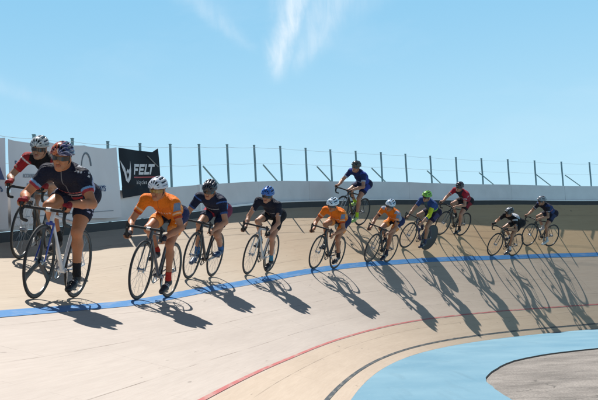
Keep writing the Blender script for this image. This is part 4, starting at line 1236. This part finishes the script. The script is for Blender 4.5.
w = bpy.data.worlds.new('World'); sc.world = w; w.use_nodes = True
nt = w.node_tree; N, L = nt.nodes.new, nt.links.new
bg = nt.nodes['Background']
sky = N('ShaderNodeTexSky'); sky.sky_type = 'NISHITA'; sky.sun_disc = False; sky.sun_elevation = el_; sky.sun_rotation = math.pi/2-az
sky.air_density = 0.55; sky.dust_density = 0.4; sky.ozone_density = 2.0; sky.altitude = 200
tc = N('ShaderNodeTexCoord'); sep = N('ShaderNodeSeparateXYZ'); L(tc.outputs['Generated'], sep.inputs[0])
def mth(op, a, b_=None, c_=None):
    n = N('ShaderNodeMath'); n.operation = op
    for k, v in enumerate((a, b_, c_)):
        if v is None: continue
        if isinstance(v, (int, float)): n.inputs[k].default_value = v
        else: L(v, n.inputs[k])
    return n.outputs[0]
azn = mth('MULTIPLY', mth('ARCTAN2', sep.outputs[0], sep.outputs[1]), 57.2958)
eln = mth('MULTIPLY', mth('ARCSINE', sep.outputs[2]), 57.2958)
cb = N('ShaderNodeCombineXYZ'); L(azn, cb.inputs[0]); L(eln, cb.inputs[1])
def nz_(sx, sy, off, det=6, rough=.6, dist=.4):
    mp = N('ShaderNodeMapping'); mp.inputs['Scale'].default_value = (sx, sy, 1); mp.inputs['Location'].default_value = (off, off*.7, 0)
    L(cb.outputs[0], mp.inputs[0]); n = N('ShaderNodeTexNoise'); n.inputs['Scale'].default_value = 1; n.inputs['Detail'].default_value = det
    n.inputs['Roughness'].default_value = rough; n.inputs['Distortion'].default_value = dist; L(mp.outputs[0], n.inputs['Vector']); return n.outputs['Fac']
def wisp(a0, e0, a1, e1, wd0, wd1, st, off, e_top=40., sx=1.6, sy=.35):
    """a streak of cirrus whose centre runs from (a0,e0) up to (a1,e1), widening with height, sharp lower end"""
    slope = (a1-a0)/(e1-e0)
    de = mth('SUBTRACT', eln, e0)
    ctr = mth('ADD', mth('MULTIPLY', de, slope), a0)
    wob = mth('MULTIPLY', mth('SUBTRACT', nz_(.8, .5, off+3), .5), 1.3)
    d = mth('ADD', mth('SUBTRACT', azn, ctr), wob)
    wd = mth('ADD', mth('MULTIPLY', mth('MAXIMUM', de, 0.), (wd1-wd0)/(e1-e0)), wd0)
    q = mth('DIVIDE', d, wd); gs = mth('EXPONENT', mth('MULTIPLY', mth('MULTIPLY', q, q), -1.))
    mr = N('ShaderNodeMapRange'); mr.interpolation_type = 'SMOOTHSTEP'; mr.inputs['From Min'].default_value = -.5; mr.inputs['From Max'].default_value = 1.3; L(de, mr.inputs['Value'])
    m2 = N('ShaderNodeMapRange'); m2.interpolation_type = 'SMOOTHSTEP'; m2.inputs['From Min'].default_value = e_top+6; m2.inputs['From Max'].default_value = e_top; L(eln, m2.inputs['Value'])
    fib = N('ShaderNodeMapRange'); fib.inputs['From Min'].default_value = .30; fib.inputs['From Max'].default_value = .70; fib.inputs['To Min'].default_value = .42
    L(nz_(sx, sy, off, 8, .62, .7), fib.inputs['Value'])
    return mth('MULTIPLY', mth('MULTIPLY', mth('MULTIPLY', gs, mr.outputs[0]), mth('MULTIPLY', m2.outputs[0], fib.outputs[0])), st)
cl = wisp(-.9, 13.0, .25, 17.3, .45, .80, .85, 2, 20)
cl = mth('MAXIMUM', cl, wisp(.2, 13.3, 2.5, 17.2, .5, 1.7, .42, 9, 19))
cl = mth('MAXIMUM', cl, wisp(-2.2, 14.6, -5.4, 17.6, .4, .9, .24, 15, 19))
cl = mth('MAXIMUM', cl, wisp(-12.0, 11.5, -17, 13.2, .9, 1.4, .14, 22, 15))
cl = mth('MAXIMUM', cl, wisp(3.2, 15.6, 4.6, 17.6, .8, 1.6, .18, 33, 20))
cl = mth('ADD', cl, mth('MULTIPLY', mth('MAXIMUM', mth('SUBTRACT', nz_(.10, .28, 50), .5), 0.), .30))
# bright summer haze low over the horizon, clearing to deeper blue overhead
def smap(v, a, b_, lo, hi):
    n = N('ShaderNodeMapRange'); n.interpolation_type = 'SMOOTHSTEP'; n.inputs['From Min'].default_value = a; n.inputs['From Max'].default_value = b_
    n.inputs['To Min'].default_value = lo; n.inputs['To Max'].default_value = hi; L(v, n.inputs['Value']); return n.outputs[0]
hcol = N('ShaderNodeMix'); hcol.data_type = 'RGBA'; hcol.inputs[6].default_value = (6.8, 10.3, 12.0, 1); hcol.inputs[7].default_value = (3.3, 7.3, 10.6, 1)
L(smap(eln, 2, 20, 0, 1), hcol.inputs[0])
mixh = N('ShaderNodeMix'); mixh.data_type = 'RGBA'
L(smap(eln, 17.5, 24, .95, .0), mixh.inputs[0]); L(sky.outputs[0], mixh.inputs[6]); L(hcol.outputs[2], mixh.inputs[7])
mxc = N('ShaderNodeMix'); mxc.data_type = 'RGBA'; mxc.inputs[7].default_value = (10.8, 11.8, 12.6, 1)
L(cl, mxc.inputs[0]); L(mixh.outputs[2], mxc.inputs[6]); L(mxc.outputs[2], bg.inputs['Color'])
bg.inputs['Strength'].default_value = .058

sc.view_settings.view_transform = 'Standard'; sc.view_settings.look = 'None'; sc.view_settings.gamma = 1; sc.view_settings.exposure = .56
sc.view_settings.use_curve_mapping = False
sc.render.engine = 'CYCLES'
sc.cycles.max_bounces = 6; sc.cycles.diffuse_bounces = 2
